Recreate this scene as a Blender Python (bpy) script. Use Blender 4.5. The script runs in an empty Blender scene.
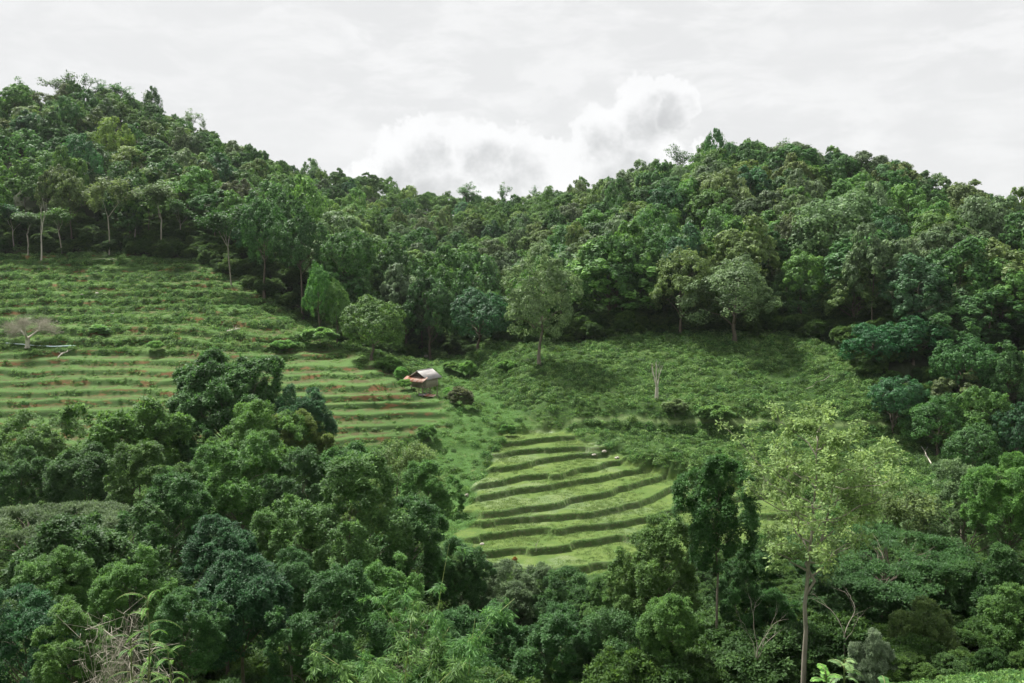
import bpy, math, random
import numpy as np
from mathutils import Vector

# ------------------------------------------------------------------ camera, light, exposure
SC = bpy.context.scene
COL = SC.collection
W, H_, F = 1024, 683, 887.0
PITCH = math.atan((341.5 - 260) / F)
CP, SP = math.cos(PITCH), math.sin(PITCH)

cam = bpy.data.cameras.new('camera')
cam.sensor_width = 36.0
cam.lens = 36.0 * F / W
cam.clip_start = 0.3
cam.clip_end = 6000
camo = bpy.data.objects.new('camera', cam)
COL.objects.link(camo)
camo.location = (0, 0, 0)
camo.rotation_euler = (math.pi / 2 - PITCH, 0, 0)
SC.camera = camo

SC.render.engine = 'CYCLES'
SC.cycles.use_denoising = True
try:
    SC.cycles.denoiser = 'OPENIMAGEDENOISE'
    SC.cycles.denoising_prefilter = 'ACCURATE'
except Exception:
    pass
SC.cycles.max_bounces = 5
SC.cycles.diffuse_bounces = 3
SC.cycles.glossy_bounces = 2
SC.cycles.transmission_bounces = 3
SC.cycles.transparent_max_bounces = 4
SC.cycles.caustics_reflective = False
SC.cycles.caustics_refractive = False
SC.cycles.use_adaptive_sampling = True
SC.cycles.adaptive_threshold = 0.02
SC.view_settings.view_transform = 'Standard'
SC.view_settings.look = 'None'
SC.view_settings.exposure = 0.95
SC.view_settings.gamma = 1.0

SUN_EL, SUN_AZ = math.radians(58), math.radians(-42)     # azimuth measured from +Y towards +X
sd = bpy.data.lights.new('sun', 'SUN')
sd.energy = 4.6
sd.angle = math.radians(7)
sd.color = (1.0, 0.965, 0.90)
so = bpy.data.objects.new('sun', sd)
COL.objects.link(so)
sv = Vector((math.sin(SUN_AZ) * math.cos(SUN_EL), math.cos(SUN_AZ) * math.cos(SUN_EL), math.sin(SUN_EL)))
so.rotation_euler = sv.to_track_quat('Z', 'Y').to_euler()


def N(nt, typ, **kw):
    n = nt.nodes.new(typ)
    ins = kw.pop('ins', {})
    for k, v in kw.items():
        setattr(n, k, v)
    for k, v in ins.items():
        if isinstance(v, bpy.types.NodeSocket):
            nt.links.new(v, n.inputs[k])
        else:
            n.inputs[k].default_value = v
    return n


def M(nt, op, a, b=0.0, c=0.0, clamp=False):
    n = nt.nodes.new('ShaderNodeMath')
    n.operation = op
    n.use_clamp = clamp
    for i, v in enumerate((a, b, c)):
        if isinstance(v, bpy.types.NodeSocket):
            nt.links.new(v, n.inputs[i])
        else:
            n.inputs[i].default_value = v
    return n.outputs[0]


def MIX(nt, f, a, b, blend='MIX'):
    n = nt.nodes.new('ShaderNodeMix')
    n.data_type = 'RGBA'
    n.blend_type = blend
    for k, v in ((0, f), (6, a), (7, b)):
        if isinstance(v, bpy.types.NodeSocket):
            nt.links.new(v, n.inputs[k])
        else:
            n.inputs[k].default_value = v if k == 0 else (*v[:3], 1)
    return n.outputs[2]


def RAMP(nt, fac, lo, hi):
    n = nt.nodes.new('ShaderNodeMapRange')
    n.interpolation_type = 'SMOOTHSTEP'
    nt.links.new(fac, n.inputs[0])
    n.inputs[1].default_value = lo
    n.inputs[2].default_value = hi
    return n.outputs[0]


def NOISE(nt, vec, scale, detail=4, rough=0.55, dist=0.0):
    n = N(nt, 'ShaderNodeTexNoise', ins={'Vector': vec, 'Scale': scale, 'Detail': detail, 'Roughness': rough, 'Distortion': dist})
    return n.outputs[0]


def build_world():
    w = bpy.data.worlds.new('World')
    SC.world = w
    w.use_nodes = True
    nt = w.node_tree
    nt.nodes.clear()
    out = N(nt, 'ShaderNodeOutputWorld')
    bg = N(nt, 'ShaderNodeBackground', ins={'Strength': 0.0545})
    nt.links.new(bg.outputs[0], out.inputs[0])
    sky = N(nt, 'ShaderNodeTexSky', sky_type='NISHITA', sun_disc=False)
    sky.sun_elevation = SUN_EL
    sky.sun_rotation = SUN_AZ
    sky.altitude = 900
    tc = N(nt, 'ShaderNodeTexCoord')
    sep = N(nt, 'ShaderNodeSeparateXYZ', ins={0: tc.outputs['Generated']})
    x, y, z = sep.outputs
    az = M(nt, 'ARCTAN2', x, y)
    el = M(nt, 'ARCSINE', z)
    uv0 = N(nt, 'ShaderNodeCombineXYZ', ins={0: az, 1: el, 2: 0.0}).outputs[0]
    # warp for cauliflower edges
    nz = N(nt, 'ShaderNodeTexNoise', ins={'Vector': uv0, 'Scale': 21.0, 'Detail': 8.0, 'Roughness': 0.62})
    off = N(nt, 'ShaderNodeVectorMath', operation='SUBTRACT', ins={0: nz.outputs[1], 1: (0.5, 0.5, 0.5)}).outputs[0]
    off = N(nt, 'ShaderNodeVectorMath', operation='SCALE', ins={0: off, 'Scale': 0.058}).outputs[0]
    uv = N(nt, 'ShaderNodeVectorMath', operation='ADD', ins={0: uv0, 1: off}).outputs[0]
    nzb = N(nt, 'ShaderNodeTexNoise', ins={'Vector': uv0, 'Scale': 70.0, 'Detail': 5.0, 'Roughness': 0.6})
    offb = N(nt, 'ShaderNodeVectorMath', operation='SUBTRACT', ins={0: nzb.outputs[1], 1: (0.5, 0.5, 0.5)}).outputs[0]
    offb = N(nt, 'ShaderNodeVectorMath', operation='SCALE', ins={0: offb, 'Scale': 0.020}).outputs[0]
    uv = N(nt, 'ShaderNodeVectorMath', operation='ADD', ins={0: uv, 1: offb}).outputs[0]
    uvm = N(nt, 'ShaderNodeVectorMath', operation='MULTIPLY', ins={0: uv, 1: (1, 1, 0)}).outputs[0]

    def ang(px, py):
        a = math.atan((px - 512) / F)
        e = math.atan((341.5 - py) / F * math.cos(a)) - PITCH * math.cos(a)
        return a, e
    blobs = [(428, 143, 36, 1), (398, 166, 34, .8), (372, 182, 30, .5), (440, 180, 46, .8), (485, 150, 36, .8), (460, 140, 22, .7),
             (520, 160, 36, .8), (560, 170, 36, .7), (548, 158, 24, .6), (636, 112, 38, 1), (668, 106, 28, 1), (602, 134, 32, .8),
             (620, 160, 50, .8), (580, 170, 40, .7), (700, 150, 18, .5), (500, 190, 60, .6), (640, 178, 50, .5)]
    m = None
    core = None
    for bx, by, r, wgt in blobs:
        a, e = ang(bx, by)
        rr = r / F * 1.0
        d = N(nt, 'ShaderNodeVectorMath', operation='DISTANCE', ins={0: uvm, 1: (a, e, 0)}).outputs['Value']
        v = M(nt, 'SUBTRACT', 1.0, M(nt, 'DIVIDE', d, rr))
        m = v if m is None else M(nt, 'SMOOTH_MAX', m, v, 0.12)
        # grey bellies: below-centre of the biggest heads
        if wgt >= .8:
            d2 = N(nt, 'ShaderNodeVectorMath', operation='DISTANCE', ins={0: uvm, 1: (a + .003, e - .35 * rr, 0)}).outputs['Value']
            v2 = M(nt, 'SUBTRACT', 1.0, M(nt, 'DIVIDE', d2, rr * .95))
            core = v2 if core is None else M(nt, 'MAXIMUM', core, v2)
    edge = RAMP(nt, m, 0.0, 0.18)
    belly = RAMP(nt, core, 0.05, 0.75)
    n2 = NOISE(nt, uv0, 22.0, 5, .6)
    n3 = NOISE(nt, uv0, 3.2, 4, .55, .4)
    mp = N(nt, 'ShaderNodeVectorMath', operation='MULTIPLY', ins={0: uv0, 1: (3.2, 9.0, 1)}).outputs[0]
    n4 = NOISE(nt, mp, 3.0, 8, .64, .35)
    # thin high veil of cloud, slightly mottled
    veil = MIX(nt, RAMP(nt, n4, .40, .64), (7.8, 7.82, 7.84), (8.9, 8.9, 8.9))
    veil = MIX(nt, M(nt, 'MULTIPLY', RAMP(nt, n3, .4, .7), .7), veil, (8.1, 8.12, 8.12))
    bright = MIX(nt, n2, (9.8, 9.8, 9.8), (8.9, 8.9, 8.92))
    cum = MIX(nt, M(nt, 'MULTIPLY', belly, RAMP(nt, n2, .15, .7)), bright, (5.9, 5.95, 6.0))
    # streak near the top centre
    a, e = ang(552, 76)
    sv_ = N(nt, 'ShaderNodeVectorMath', operation='SUBTRACT', ins={0: uvm, 1: (a, e, 0)}).outputs[0]
    sv_ = N(nt, 'ShaderNodeVectorMath', operation='MULTIPLY', ins={0: sv_, 1: (1, 2.4, 1)}).outputs[0]
    ln = N(nt, 'ShaderNodeVectorMath', operation='LENGTH', ins={0: sv_}).outputs['Value']
    st = RAMP(nt, M(nt, 'SUBTRACT', 1.0, M(nt, 'DIVIDE', ln, 0.055)), 0.0, 0.5)
    c = MIX(nt, M(nt, 'MULTIPLY', st, .7), veil, (8.9, 8.9, 8.9))
    c = MIX(nt, edge, c, cum)
    # cloud deck covers nearly all of the clear sky behind it
    final = MIX(nt, 0.97, sky.outputs[0], c)
    nt.links.new(final, bg.inputs[0])


build_world()


# ------------------------------------------------------------------ helpers
def ray(px, py):
    xv = (px - 512) / F
    yv = (341.5 - py) / F
    return np.array([xv, CP + yv * SP, yv * CP - SP])


def at(px, py, Y):
    d = ray(px, py)
    return d * (Y / d[1])


def project(x, y, z):
    x, y, z = np.asarray(x, float), np.asarray(y, float), np.asarray(z, float)
    dep = y * CP - z * SP
    up = y * SP + z * CP
    dep = np.where(np.abs(dep) < 1e-3, 1e-3, dep)
    return 512 + F * x / dep, 341.5 - F * up / dep, dep


def smooth(t):
    t = np.clip(t, 0, 1)
    return t * t * (3 - 2 * t)


_r = np.random.RandomState(5)
_WAV = [(_r.uniform(-1, 1, 2), _r.uniform(0, 6.28)) for _ in range(60)]


def snoise(x, y, wl, seed=0, oct_=3):
    """smooth pseudo-noise about -1..1 with main wavelength wl metres"""
    o = 0
    amp = 1.0
    tot = 0
    rs = np.random.RandomState(seed + 100)
    for k in range(oct_):
        for j in range(5):
            a = rs.uniform(0, 6.283)
            ph = rs.uniform(0, 6.283)
            kk = 6.283 / (wl / 2 ** k) * rs.uniform(.7, 1.35)
            o = o + amp * np.sin((x * math.cos(a) + y * math.sin(a)) * kk + ph)
        tot += amp * 2.0
        amp *= .55
    return o / tot


# ------------------------------------------------------------------ terrain heights
CPTS = [  # px, py, Y : points of bare ground read off the photograph
    (-120, 432, 118), (0, 432, 118), (100, 437, 114), (200, 437, 113), (320, 430, 113), (400, 418, 118), (445, 405, 123),
    (-120, 350, 140), (0, 350, 140), (160, 352, 140), (300, 362, 137), (400, 378, 134),
    (-120, 303, 162), (0, 303, 162), (150, 303, 162), (260, 312, 158), (300, 325, 152),
    (-120, 261, 188), (0, 261, 188), (90, 259, 190), (180, 262, 188), (240, 282, 178), (310, 325, 164), (340, 345, 154),
    (370, 352, 150), (395, 358, 150),
    (440, 364, 172), (424, 393, 130), (440, 402, 133), (470, 395, 135), (460, 378, 150), (500, 412, 127), (520, 436, 118),
    (560, 434, 119), (600, 446, 114.5), (650, 458, 111), (695, 468, 107), (760, 478, 103), (840, 485, 100), (905, 485, 100), (1000, 500, 92),
    (480, 505, 97), (530, 505, 97.5), (600, 505, 97), (690, 500, 97), (760, 520, 90),
    (475, 568, 82), (550, 571, 82), (620, 568, 81.5), (690, 560, 82),
    (440, 450, 112), (430, 500, 100), (400, 450, 112), (455, 560, 84), (380, 470, 105),
    (480, 352, 160), (540, 362, 150), (620, 350, 150), (700, 347, 149), (780, 349, 148), (840, 352, 146),
    (560, 400, 132), (620, 400, 132), (700, 400, 131), (780, 400, 130), (840, 400, 130),
    (620, 432, 122), (700, 433, 121), (780, 434, 120), (850, 436, 119), (950, 440, 118), (1080, 440, 116),
    (900, 380, 130), (1000, 370, 128), (1100, 360, 128),
    # forest slopes (ground under the canopy)
    (0, 200, 228), (100, 195, 230), (200, 205, 232), (300, 235, 230), (360, 280, 205), (400, 320, 185), (-150, 200, 228),
    (-200, 130, 300), (0, 136, 302), (90, 114, 300), (150, 132, 304), (200, 154, 308), (250, 181, 318), (300, 209, 330), (350, 229, 350),
    (400, 230, 372), (460, 222, 385), (545, 225, 392), (600, 221, 370), (650, 203, 335), (700, 192, 302), (740, 183, 290), (800, 193, 276),
    (850, 201, 268), (900, 230, 258), (950, 247, 250), (1024, 266, 240), (1200, 276, 230),
    (450, 325, 215), (450, 290, 260), (520, 320, 195), (520, 280, 250), (600, 300, 190), (600, 255, 250), (700, 280, 185), (700, 225, 235),
    (800, 280, 180), (800, 225, 220), (900, 290, 172), (900, 240, 208), (1000, 300, 165), (1000, 255, 200), (1150, 300, 165),
    (300, 280, 185), (250, 250, 195), (400, 250, 280),
]
CW = [np.array(at(*c)) for c in CPTS]
CW += [np.array(c, float) for c in [
    # near ground under the camera and in the gully
    (0, 0, -1.7), (0, -20, 2), (-25, 0, -3), (25, 0, -2), (-40, -30, 3), (40, -30, 3),
    (0, 10, -7.5), (-12, 10, -8), (12, 10, -7), (0, 20, -13), (-14, 20, -14), (0, 30, -19), (-18, 30, -20), (-40, 30, -20),
    (0, 42, -25), (-22, 42, -26), (-45, 42, -25), (0, 55, -29), (-30, 55, -30), (-60, 55, -27), (0, 68, -30.5), (-30, 70, -31),
    (-70, 70, -27), (-20, 84, -29.5), (-45, 88, -30), (-80, 90, -28), (-60, 100, -27), (-25, 98, -27), (-110, 100, -26),
    (11, 26, -13.6), (13.5, 30, -15.7), (17.5, 30, -14.8), (22, 30, -14.6), (30, 30, -14.4), (15, 36, -18.2), (24, 38, -17.6), (20, 46, -22), (30, 50, -20), (12, 52, -27),
    (20, 62, -26), (36, 62, -23), (50, 62, -20), (22, 76, -29), (45, 78, -25), (65, 78, -22), (80, 100, -20), (60, 40, -14),
    # behind the ridges
    (-150, 380, 25), (-60, 380, 25), (0, 470, -5), (60, 430, 0), (110, 360, 10), (160, 320, 0), (-250, 300, 40), (250, 250, 5),
    (-300, 150, 20), (250, 120, 0), (-300, 0, 10), (250, 0, 0), (0, 800, -20), (-500, 700, -20), (500, 700, -20),
]]
CW = np.array(CW)


def tps_fit(P, lam=2.0):
    n = len(P)
    XY = P[:, :2] / 100
    d = np.linalg.norm(XY[:, None] - XY[None], axis=2)
    K = np.where(d > 0, d * d * np.log(d + 1e-12), 0) + lam * 1e-4 * np.eye(n)
    Q = np.hstack([np.ones((n, 1)), XY])
    A = np.zeros((n + 3, n + 3))
    A[:n, :n] = K
    A[:n, n:] = Q
    A[n:, :n] = Q.T
    s = np.linalg.solve(A, np.concatenate([P[:, 2], np.zeros(3)]))
    return XY, s


TXY, TS = tps_fit(CW)


def base_z(x, y):
    x = np.asarray(x, float)
    y = np.asarray(y, float)
    shp = x.shape
    X = np.stack([np.clip(x.ravel(), -600, 600), np.clip(y.ravel(), -200, 800)], 1) / 100
    out = np.empty(len(X))
    n = len(TXY)
    for i in range(0, len(X), 60000):
        q = X[i:i + 60000]
        d2 = ((q[:, None] - TXY[None]) ** 2).sum(2)
        out[i:i + 60000] = (0.5 * d2 * np.log(d2 + 1e-12)) @ TS[:n] + TS[n] + q @ TS[n + 1:]
    return out.reshape(shp)


def ground_at_pixel(px, py, y0=20, y1=420):
    """first meeting of the pixel's sight line with the smooth ground"""
    d = ray(px, py)
    ys = np.arange(y0, y1, 0.5)
    P = d[None] * (ys / d[1])[:, None]
    z = base_z(P[:, 0], P[:, 1])
    hit = np.where(P[:, 2] < z)[0]
    i = hit[0] if len(hit) else len(ys) - 1
    return P[i]


def poly_sd(x, y, poly):
    """signed distance, positive inside"""
    x = np.asarray(x, float)
    y = np.asarray(y, float)
    inside = np.zeros(x.shape, bool)
    dist = np.full(x.shape, 1e9)
    n = len(poly)
    for i in range(n):
        x1, y1 = poly[i]
        x2, y2 = poly[(i + 1) % n]
        c = ((y1 > y) != (y2 > y)) & (x < (x2 - x1) * (y - y1) / (y2 - y1 + 1e-12) + x1)
        inside ^= c
        t = np.clip(((x - x1) * (x2 - x1) + (y - y1) * (y2 - y1)) / ((x2 - x1) ** 2 + (y2 - y1) ** 2 + 1e-12), 0, 1)
        dist = np.minimum(dist, np.hypot(x - x1 - t * (x2 - x1), y - y1 - t * (y2 - y1)))
    return np.where(inside, dist, -dist)


def pxY(px, Y):
    return ((px - 512) / F * Y, Y)


FIELD = [pxY(*p) for p in [(-150, 108), (100, 106), (330, 108), (452, 117), (450, 131), (405, 138), (345, 148), (322, 158), (300, 168), (232, 184),
                           (180, 194), (-150, 200)]]

BUNDS = [
    [(500, 444), (513, 442), (528, 440), (559, 437)],
    [(500, 456), (506, 454), (535, 450), (575, 447)],
    [(486, 468), (513, 465), (550, 458), (579, 454), (608, 452)],
    [(486, 484), (499, 481), (520, 476), (561, 472), (579, 466), (616, 461), (640, 459)],
    [(477, 498), (509, 491), (561, 483), (597, 478), (630, 471), (663, 465), (690, 462)],
    [(470, 512), (488, 510), (535, 504), (586, 496), (612, 491), (630, 485), (660, 477), (689, 471), (730, 463)],
    [(470, 521), (484, 521), (535, 518), (586, 513), (616, 507), (645, 500), (667, 489), (685, 483), (730, 476), (780, 474)],
    [(470, 538), (480, 537), (513, 533), (561, 529), (594, 526), (619, 522), (645, 517), (682, 507), (730, 498), (800, 490)],
    [(465, 554), (473, 553), (513, 550), (550, 547), (586, 542), (623, 539), (652, 535), (700, 526), (760, 515), (800, 512)],
    [(465, 570), (476, 570), (550, 571), (612, 564), (645, 557), (700, 548), (760, 535), (800, 530)],
]
PZ0, PSTEP = -24.1, 0.58
BXY = []
for k, b in enumerate(BUNDS):
    z = PZ0 - PSTEP * k
    pts = []
    for px, py in b:
        d = ray(px, py)
        P = d * (z / d[2])
        pts.append(P[:2])
    BXY.append(np.array(pts))
PADPX = [(500, 434), (562, 432), (604, 447), (650, 458), (697, 464), (760, 470), (810, 476), (810, 540), (760, 552), (690, 566), (640, 580), (466, 580),
         (462, 556), (462, 524), (474, 508), (474, 492), (484, 470), (496, 452)]
PADDY = []
for px, py in PADPX:
    # interpolate the level from the picture height
    k = np.interp(py, [434, 448, 462, 475, 485, 498, 512, 530, 548, 566, 580], range(11))
    z = PZ0 - PSTEP * min(k, 10)
    d = ray(px, py)
    PADDY.append(tuple((d * (z / d[2]))[:2]))


def bund_jog(x, k):
    rs = np.random.RandomState(500 + k)
    o = 0
    for j in range(3):
        x0 = rs.uniform(-4, 26)
        o = o + rs.uniform(-.9, .9) * (smooth((x - x0) / .5) - smooth((x - x0 - rs.uniform(3, 9)) / 1.5))
    return o


def paddy_level(x, y):
    z = np.full(np.shape(x), PZ0 - PSTEP * len(BXY))
    lip = np.zeros(np.shape(x))
    wob = snoise(x, y, 12, 3) * .5 + snoise(x, y, 3.0, 9, 2) * .14
    face = np.zeros(np.shape(x))
    for k in range(len(BXY) - 1, -1, -1):
        b = BXY[k]
        yb = np.interp(x, b[:, 0], b[:, 1]) + wob + bund_jog(x, k)
        s = (y - yb)
        z = z + PSTEP * smooth((s + .26) / .28)
        lip = np.maximum(lip, np.exp(-((s - .20) / .16) ** 2) * .16)
        face = np.maximum(face, np.exp(-((s + .12) / (.17 + .06 * snoise(x, y, 6, 17))) ** 2))
    return z, lip, face


def terrace(z, x, y):
    """stepped profile of the cropped hillside"""
    z1 = -14.6
    up = (z > z1)
    wob = snoise(x, y * 1.3, 46, 11) * .42 + snoise(x, y, 11, 12) * np.where(up, .12, .10)
    t = np.where(up, (z - z1) / 1.45, (z - z1) / 1.04) + wob
    k = np.floor(t)
    f = t - k
    s = .14 * f + .86 * smooth((f - .74) / .25)
    t2 = k + s - wob
    face = np.exp(-((f - .86) / .1) ** 2)
    return np.where(up, z1 + t2 * 1.45, z1 + t2 * 1.04), face, smooth((f - .22) / .2) * smooth((.82 - f) / .1)


PASTURE = [pxY(*p) for p in [(463, 164), (476, 147), (499, 134), (541, 123.5), (620, 121.5), (700, 120.6), (780, 119.8), (870, 118.5), (930, 120), (960, 150),
                              (700, 175), (480, 178)]]


LUSH = [pxY(*p) for p in [(418, 178), (462, 165), (468, 148), (492, 134), (528, 124), (560, 119), (505, 119), (480, 112), (478, 100), (470, 84), (445, 84), (430, 104), (425, 122), (446, 130)]]


def height(x, y, full=False):
    x = np.asarray(x, float)
    y = np.asarray(y, float)
    z = base_z(x, y)
    sdf = poly_sd(x, y, FIELD)
    fm = smooth((sdf + .5) / 3.0)
    zt, face, tread = terrace(z, x, y)
    amp = .8 + .2 * snoise(x, y, 20, 31)
    z2 = z + (zt - z) * fm * amp
    # rough pasture
    n = snoise(x, y, 14, 21) * .35 + snoise(x, y, 4.5, 22) * .16
    sdp = poly_sd(x, y, PADDY) + snoise(x, y, 5, 63) * 1.1
    pm = smooth((sdp + .8) / 1.8)
    near = smooth((y - 60) / 20) * (1 - smooth((y - 190) / 20))
    z2 = z2 + n * (1 - fm) * (1 - pm) * (0.25 + .75 * near)
    sda = poly_sd(x, y, PASTURE)
    z2 = z2 + (2.4 * smooth((sda + .4) / 5.0) - .9 * smooth((sda - 4) / 26)) * (1 - smooth((y - 150) / 20))
    # bench / footpath along the foot of the right-hand pasture
    px, py, _ = project(x, y, z)
    benchY = np.interp(px, [535, 600, 700, 780, 850], [122.0, 123.0, 121.6, 120.6, 119.6])
    bm = smooth((px - 560) / 20) * (1 - smooth((px - 880) / 30))
    s = y - benchY
    z2 = z2 + bm * (.55 * smooth((s + 1.0) / 1.0) * (1 - smooth((s - 1.0) / 6)))
    pz, lip, pf = paddy_level(x, y)
    z3 = z2 + (pz + lip - z2) * pm
    if full:
        path = bm * np.exp(-((s - .4) / .34) ** 2)
        return z3, fm, pm, face * fm, lip / .16 * pm, pf * pm, path
    return z3


# ------------------------------------------------------------------ mesh helpers
def mesh_from(name, V, Fq, mats, attrs=None, smooth_=False, mat_idx=None):
    me = bpy.data.meshes.new(name)
    V = np.asarray(V, np.float32)
    Fq = np.asarray(Fq, np.int32)
    nf, k = Fq.shape
    me.vertices.add(len(V))
    me.vertices.foreach_set('co', V.ravel())
    me.loops.add(nf * k)
    me.loops.foreach_set('vertex_index', Fq.ravel())
    me.polygons.add(nf)
    me.polygons.foreach_set('loop_start', np.arange(0, nf * k, k, dtype=np.int32))
    me.polygons.foreach_set('loop_total', np.full(nf, k, np.int32))
    if smooth_:
        me.polygons.foreach_set('use_smooth', np.ones(nf, bool))
    if mat_idx is not None:
        me.polygons.foreach_set('material_index', np.asarray(mat_idx, np.int32))
    for a, v in (attrs or {}).items():
        at_ = me.attributes.new(a, 'FLOAT', 'POINT')
        at_.data.foreach_set('value', np.asarray(v, np.float32))
    for m in mats:
        me.materials.append(m)
    me.update(calc_edges=True)
    return me


def link(name, me, parent=None, loc=None, color=None):
    o = bpy.data.objects.new(name, me)
    COL.objects.link(o)
    if parent is not None:
        o.parent = parent
    if loc is not None:
        o.location = loc
    if color is not None:
        o.color = (*color, 1)
    return o


def tag(o, label=None, cat=None, group=None, kind=None):
    if label:
        o['label'] = label
    if cat:
        o['category'] = cat
    if group:
        o['group'] = group
    if kind:
        o['kind'] = kind
    return o


def empty(name, loc, rz=0.0):
    o = bpy.data.objects.new(name, None)
    COL.objects.link(o)
    o.location = loc
    o.rotation_euler = (0, 0, rz)
    o.empty_display_size = .5
    return o


class Tubes:
    """collects tapered tubes as quads"""

    def __init__(self, sides=6):
        self.V, self.F, self.n, self.s = [], [], 0, sides

    def add(self, pts, rad):
        pts = np.asarray(pts, float)
        m = len(pts)
        rad = np.broadcast_to(rad, (m,))
        s = self.s
        T = np.gradient(pts, axis=0)
        T /= np.linalg.norm(T, axis=1, keepdims=True) + 1e-9
        ref = np.array([0, 0, 1.0]) if abs(T[0][2]) < .9 else np.array([1.0, 0, 0])
        ring = []
        for i in range(m):
            a = np.cross(T[i], ref)
            a /= np.linalg.norm(a) + 1e-9
            b = np.cross(T[i], a)
            th = np.arange(s) / s * 2 * math.pi
            ring.append(pts[i] + rad[i] * (np.cos(th)[:, None] * a + np.sin(th)[:, None] * b))
        self.V.append(np.concatenate(ring))
        idx = np.arange(m * s).reshape(m, s) + self.n
        a, b = idx[:-1], idx[1:]
        q = np.stack([a, np.roll(a, -1, 1), np.roll(b, -1, 1), b], -1).reshape(-1, 4)
        self.F.append(q)
        self.n += m * s

    def mesh(self, name, mat):
        return mesh_from(name, np.concatenate(self.V), np.concatenate(self.F), [mat], smooth_=True)


def box_vf(x0, x1, y0, y1, z0, z1):
    V = [(x, y, z) for x in (x0, x1) for y in (y0, y1) for z in (z0, z1)]
    Fq = [(0, 1, 3, 2), (4, 6, 7, 5), (0, 4, 5, 1), (2, 3, 7, 6), (0, 2, 6, 4), (1, 5, 7, 3)]
    return np.array(V, float), np.array(Fq)


class Quads:
    def __init__(self):
        self.V, self.F, self.n = [], [], 0

    def add(self, V, Fq):
        V = np.asarray(V, float)
        self.V.append(V)
        self.F.append(np.asarray(Fq) + self.n)
        self.n += len(V)

    def box(self, *a):
        self.add(*box_vf(*a))

    def mesh(self, name, mat):
        return mesh_from(name, np.concatenate(self.V), np.concatenate(self.F), [mat])


# ------------------------------------------------------------------ materials
def new_mat(name):
    m = bpy.data.materials.new(name)
    m.use_nodes = True
    nt = m.node_tree
    nt.nodes.clear()
    out = N(nt, 'ShaderNodeOutputMaterial')
    return m, nt, out


def leaf_mat(name, mode='object', ramp=None, trans=.34, rough=.6, spec=.22):
    m, nt, out = new_mat(name)
    oi = N(nt, 'ShaderNodeObjectInfo')
    att = N(nt, 'ShaderNodeAttribute', attribute_name='tint')
    if mode == 'object':
        col = oi.outputs['Color']
    else:
        cr = N(nt, 'ShaderNodeValToRGB', ins={0: oi.outputs['Random']})
        el = cr.color_ramp.elements
        while len(el) > 1:
            el.remove(el[-1])
        el[0].position = 0
        el[0].color = (*ramp[0], 1)
        for i, c in enumerate(ramp[1:]):
            e = el.new((i + 1) / (len(ramp) - 1))
            e.color = (*c, 1)
        col = cr.outputs[0]
    hue = M(nt, 'MULTIPLY_ADD', att.outputs['Fac'], -.035, .5175)
    val = M(nt, 'MULTIPLY_ADD', M(nt, 'POWER', att.outputs['Fac'], 1.6), 1.35, .55)
    hs = N(nt, 'ShaderNodeHueSaturation', ins={'Hue': hue, 'Saturation': 1.0, 'Value': val, 'Color': col})
    p = N(nt, 'ShaderNodeBsdfPrincipled', ins={'Base Color': hs.outputs[0], 'Roughness': rough, 'Specular IOR Level': spec})
    hs2 = N(nt, 'ShaderNodeHueSaturation', ins={'Hue': .485, 'Saturation': 1.08, 'Value': 1.7, 'Color': hs.outputs[0]})
    t = N(nt, 'ShaderNodeBsdfTranslucent', ins={'Color': hs2.outputs[0]})
    mx = N(nt, 'ShaderNodeMixShader', ins={0: trans})
    nt.links.new(p.outputs[0], mx.inputs[1])
    nt.links.new(t.outputs[0], mx.inputs[2])
    nt.links.new(mx.outputs[0], out.inputs[0])
    return m


def bark_mat(name, c1, c2, scale=3.0):
    m, nt, out = new_mat(name)
    tc = N(nt, 'ShaderNodeTexCoord')
    mp = N(nt, 'ShaderNodeVectorMath', operation='MULTIPLY', ins={0: tc.outputs['Object'], 1: (1, 1, .35)}).outputs[0]
    n = NOISE(nt, mp, scale, 6, .65)
    n2 = NOISE(nt, tc.outputs['Object'], scale * .3, 3, .5)
    c = MIX(nt, RAMP(nt, n, .3, .7), c1, c2)
    c = MIX(nt, M(nt, 'MULTIPLY', RAMP(nt, n2, .5, .7), .5), c, (.10, .13, .07))
    bp = N(nt, 'ShaderNodeBump', ins={'Height': n, 'Strength': .5, 'Distance': .05})
    p = N(nt, 'ShaderNodeBsdfPrincipled', ins={'Base Color': c, 'Roughness': .9, 'Normal': bp.outputs[0]})
    nt.links.new(p.outputs[0], out.inputs[0])
    return m


FOREST_RAMP = [(0.052, 0.134, 0.037), (0.083, 0.187, 0.040), (0.107, 0.206, 0.055), (0.061, 0.164, 0.040), (0.146, 0.231, 0.055), (0.048, 0.129, 0.046),
               (0.100, 0.202, 0.048), (0.069, 0.168, 0.034), (0.130, 0.214, 0.066)]
ML = leaf_mat('leaf_foliage', spec=.24, rough=.55)
ML_FOREST = leaf_mat('leaf_forest', 'ramp', FOREST_RAMP)
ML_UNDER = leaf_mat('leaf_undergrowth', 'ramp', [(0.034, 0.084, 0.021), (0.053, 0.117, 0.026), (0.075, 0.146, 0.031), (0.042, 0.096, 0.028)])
ML_WEED = leaf_mat('leaf_weed', 'ramp', [(.090, .190, .052), (.125, .235, .070), (.058, .150, .042), (.150, .250, .082), (.098, .182, .070)], spec=.15)
ML_RICE = leaf_mat('leaf_rice', 'ramp', [(.12, .20, .06), (.15, .23, .08), (.19, .26, .11), (.10, .175, .055)], spec=.2)
MB_DARK = bark_mat('bark_dark', (.07, .055, .04), (.14, .115, .085))
MB_GREY = bark_mat('bark_grey', (.20, .175, .135), (.34, .31, .25))
MB_PALE = bark_mat('bark_pale', (.22, .19, .15), (.40, .37, .31))
MB_BROWN = bark_mat('bark_brown', (.12, .10, .075), (.25, .215, .165))
MB_DEAD = bark_mat('bark_dead', (.40, .36, .30), (.60, .56, .49))


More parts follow.
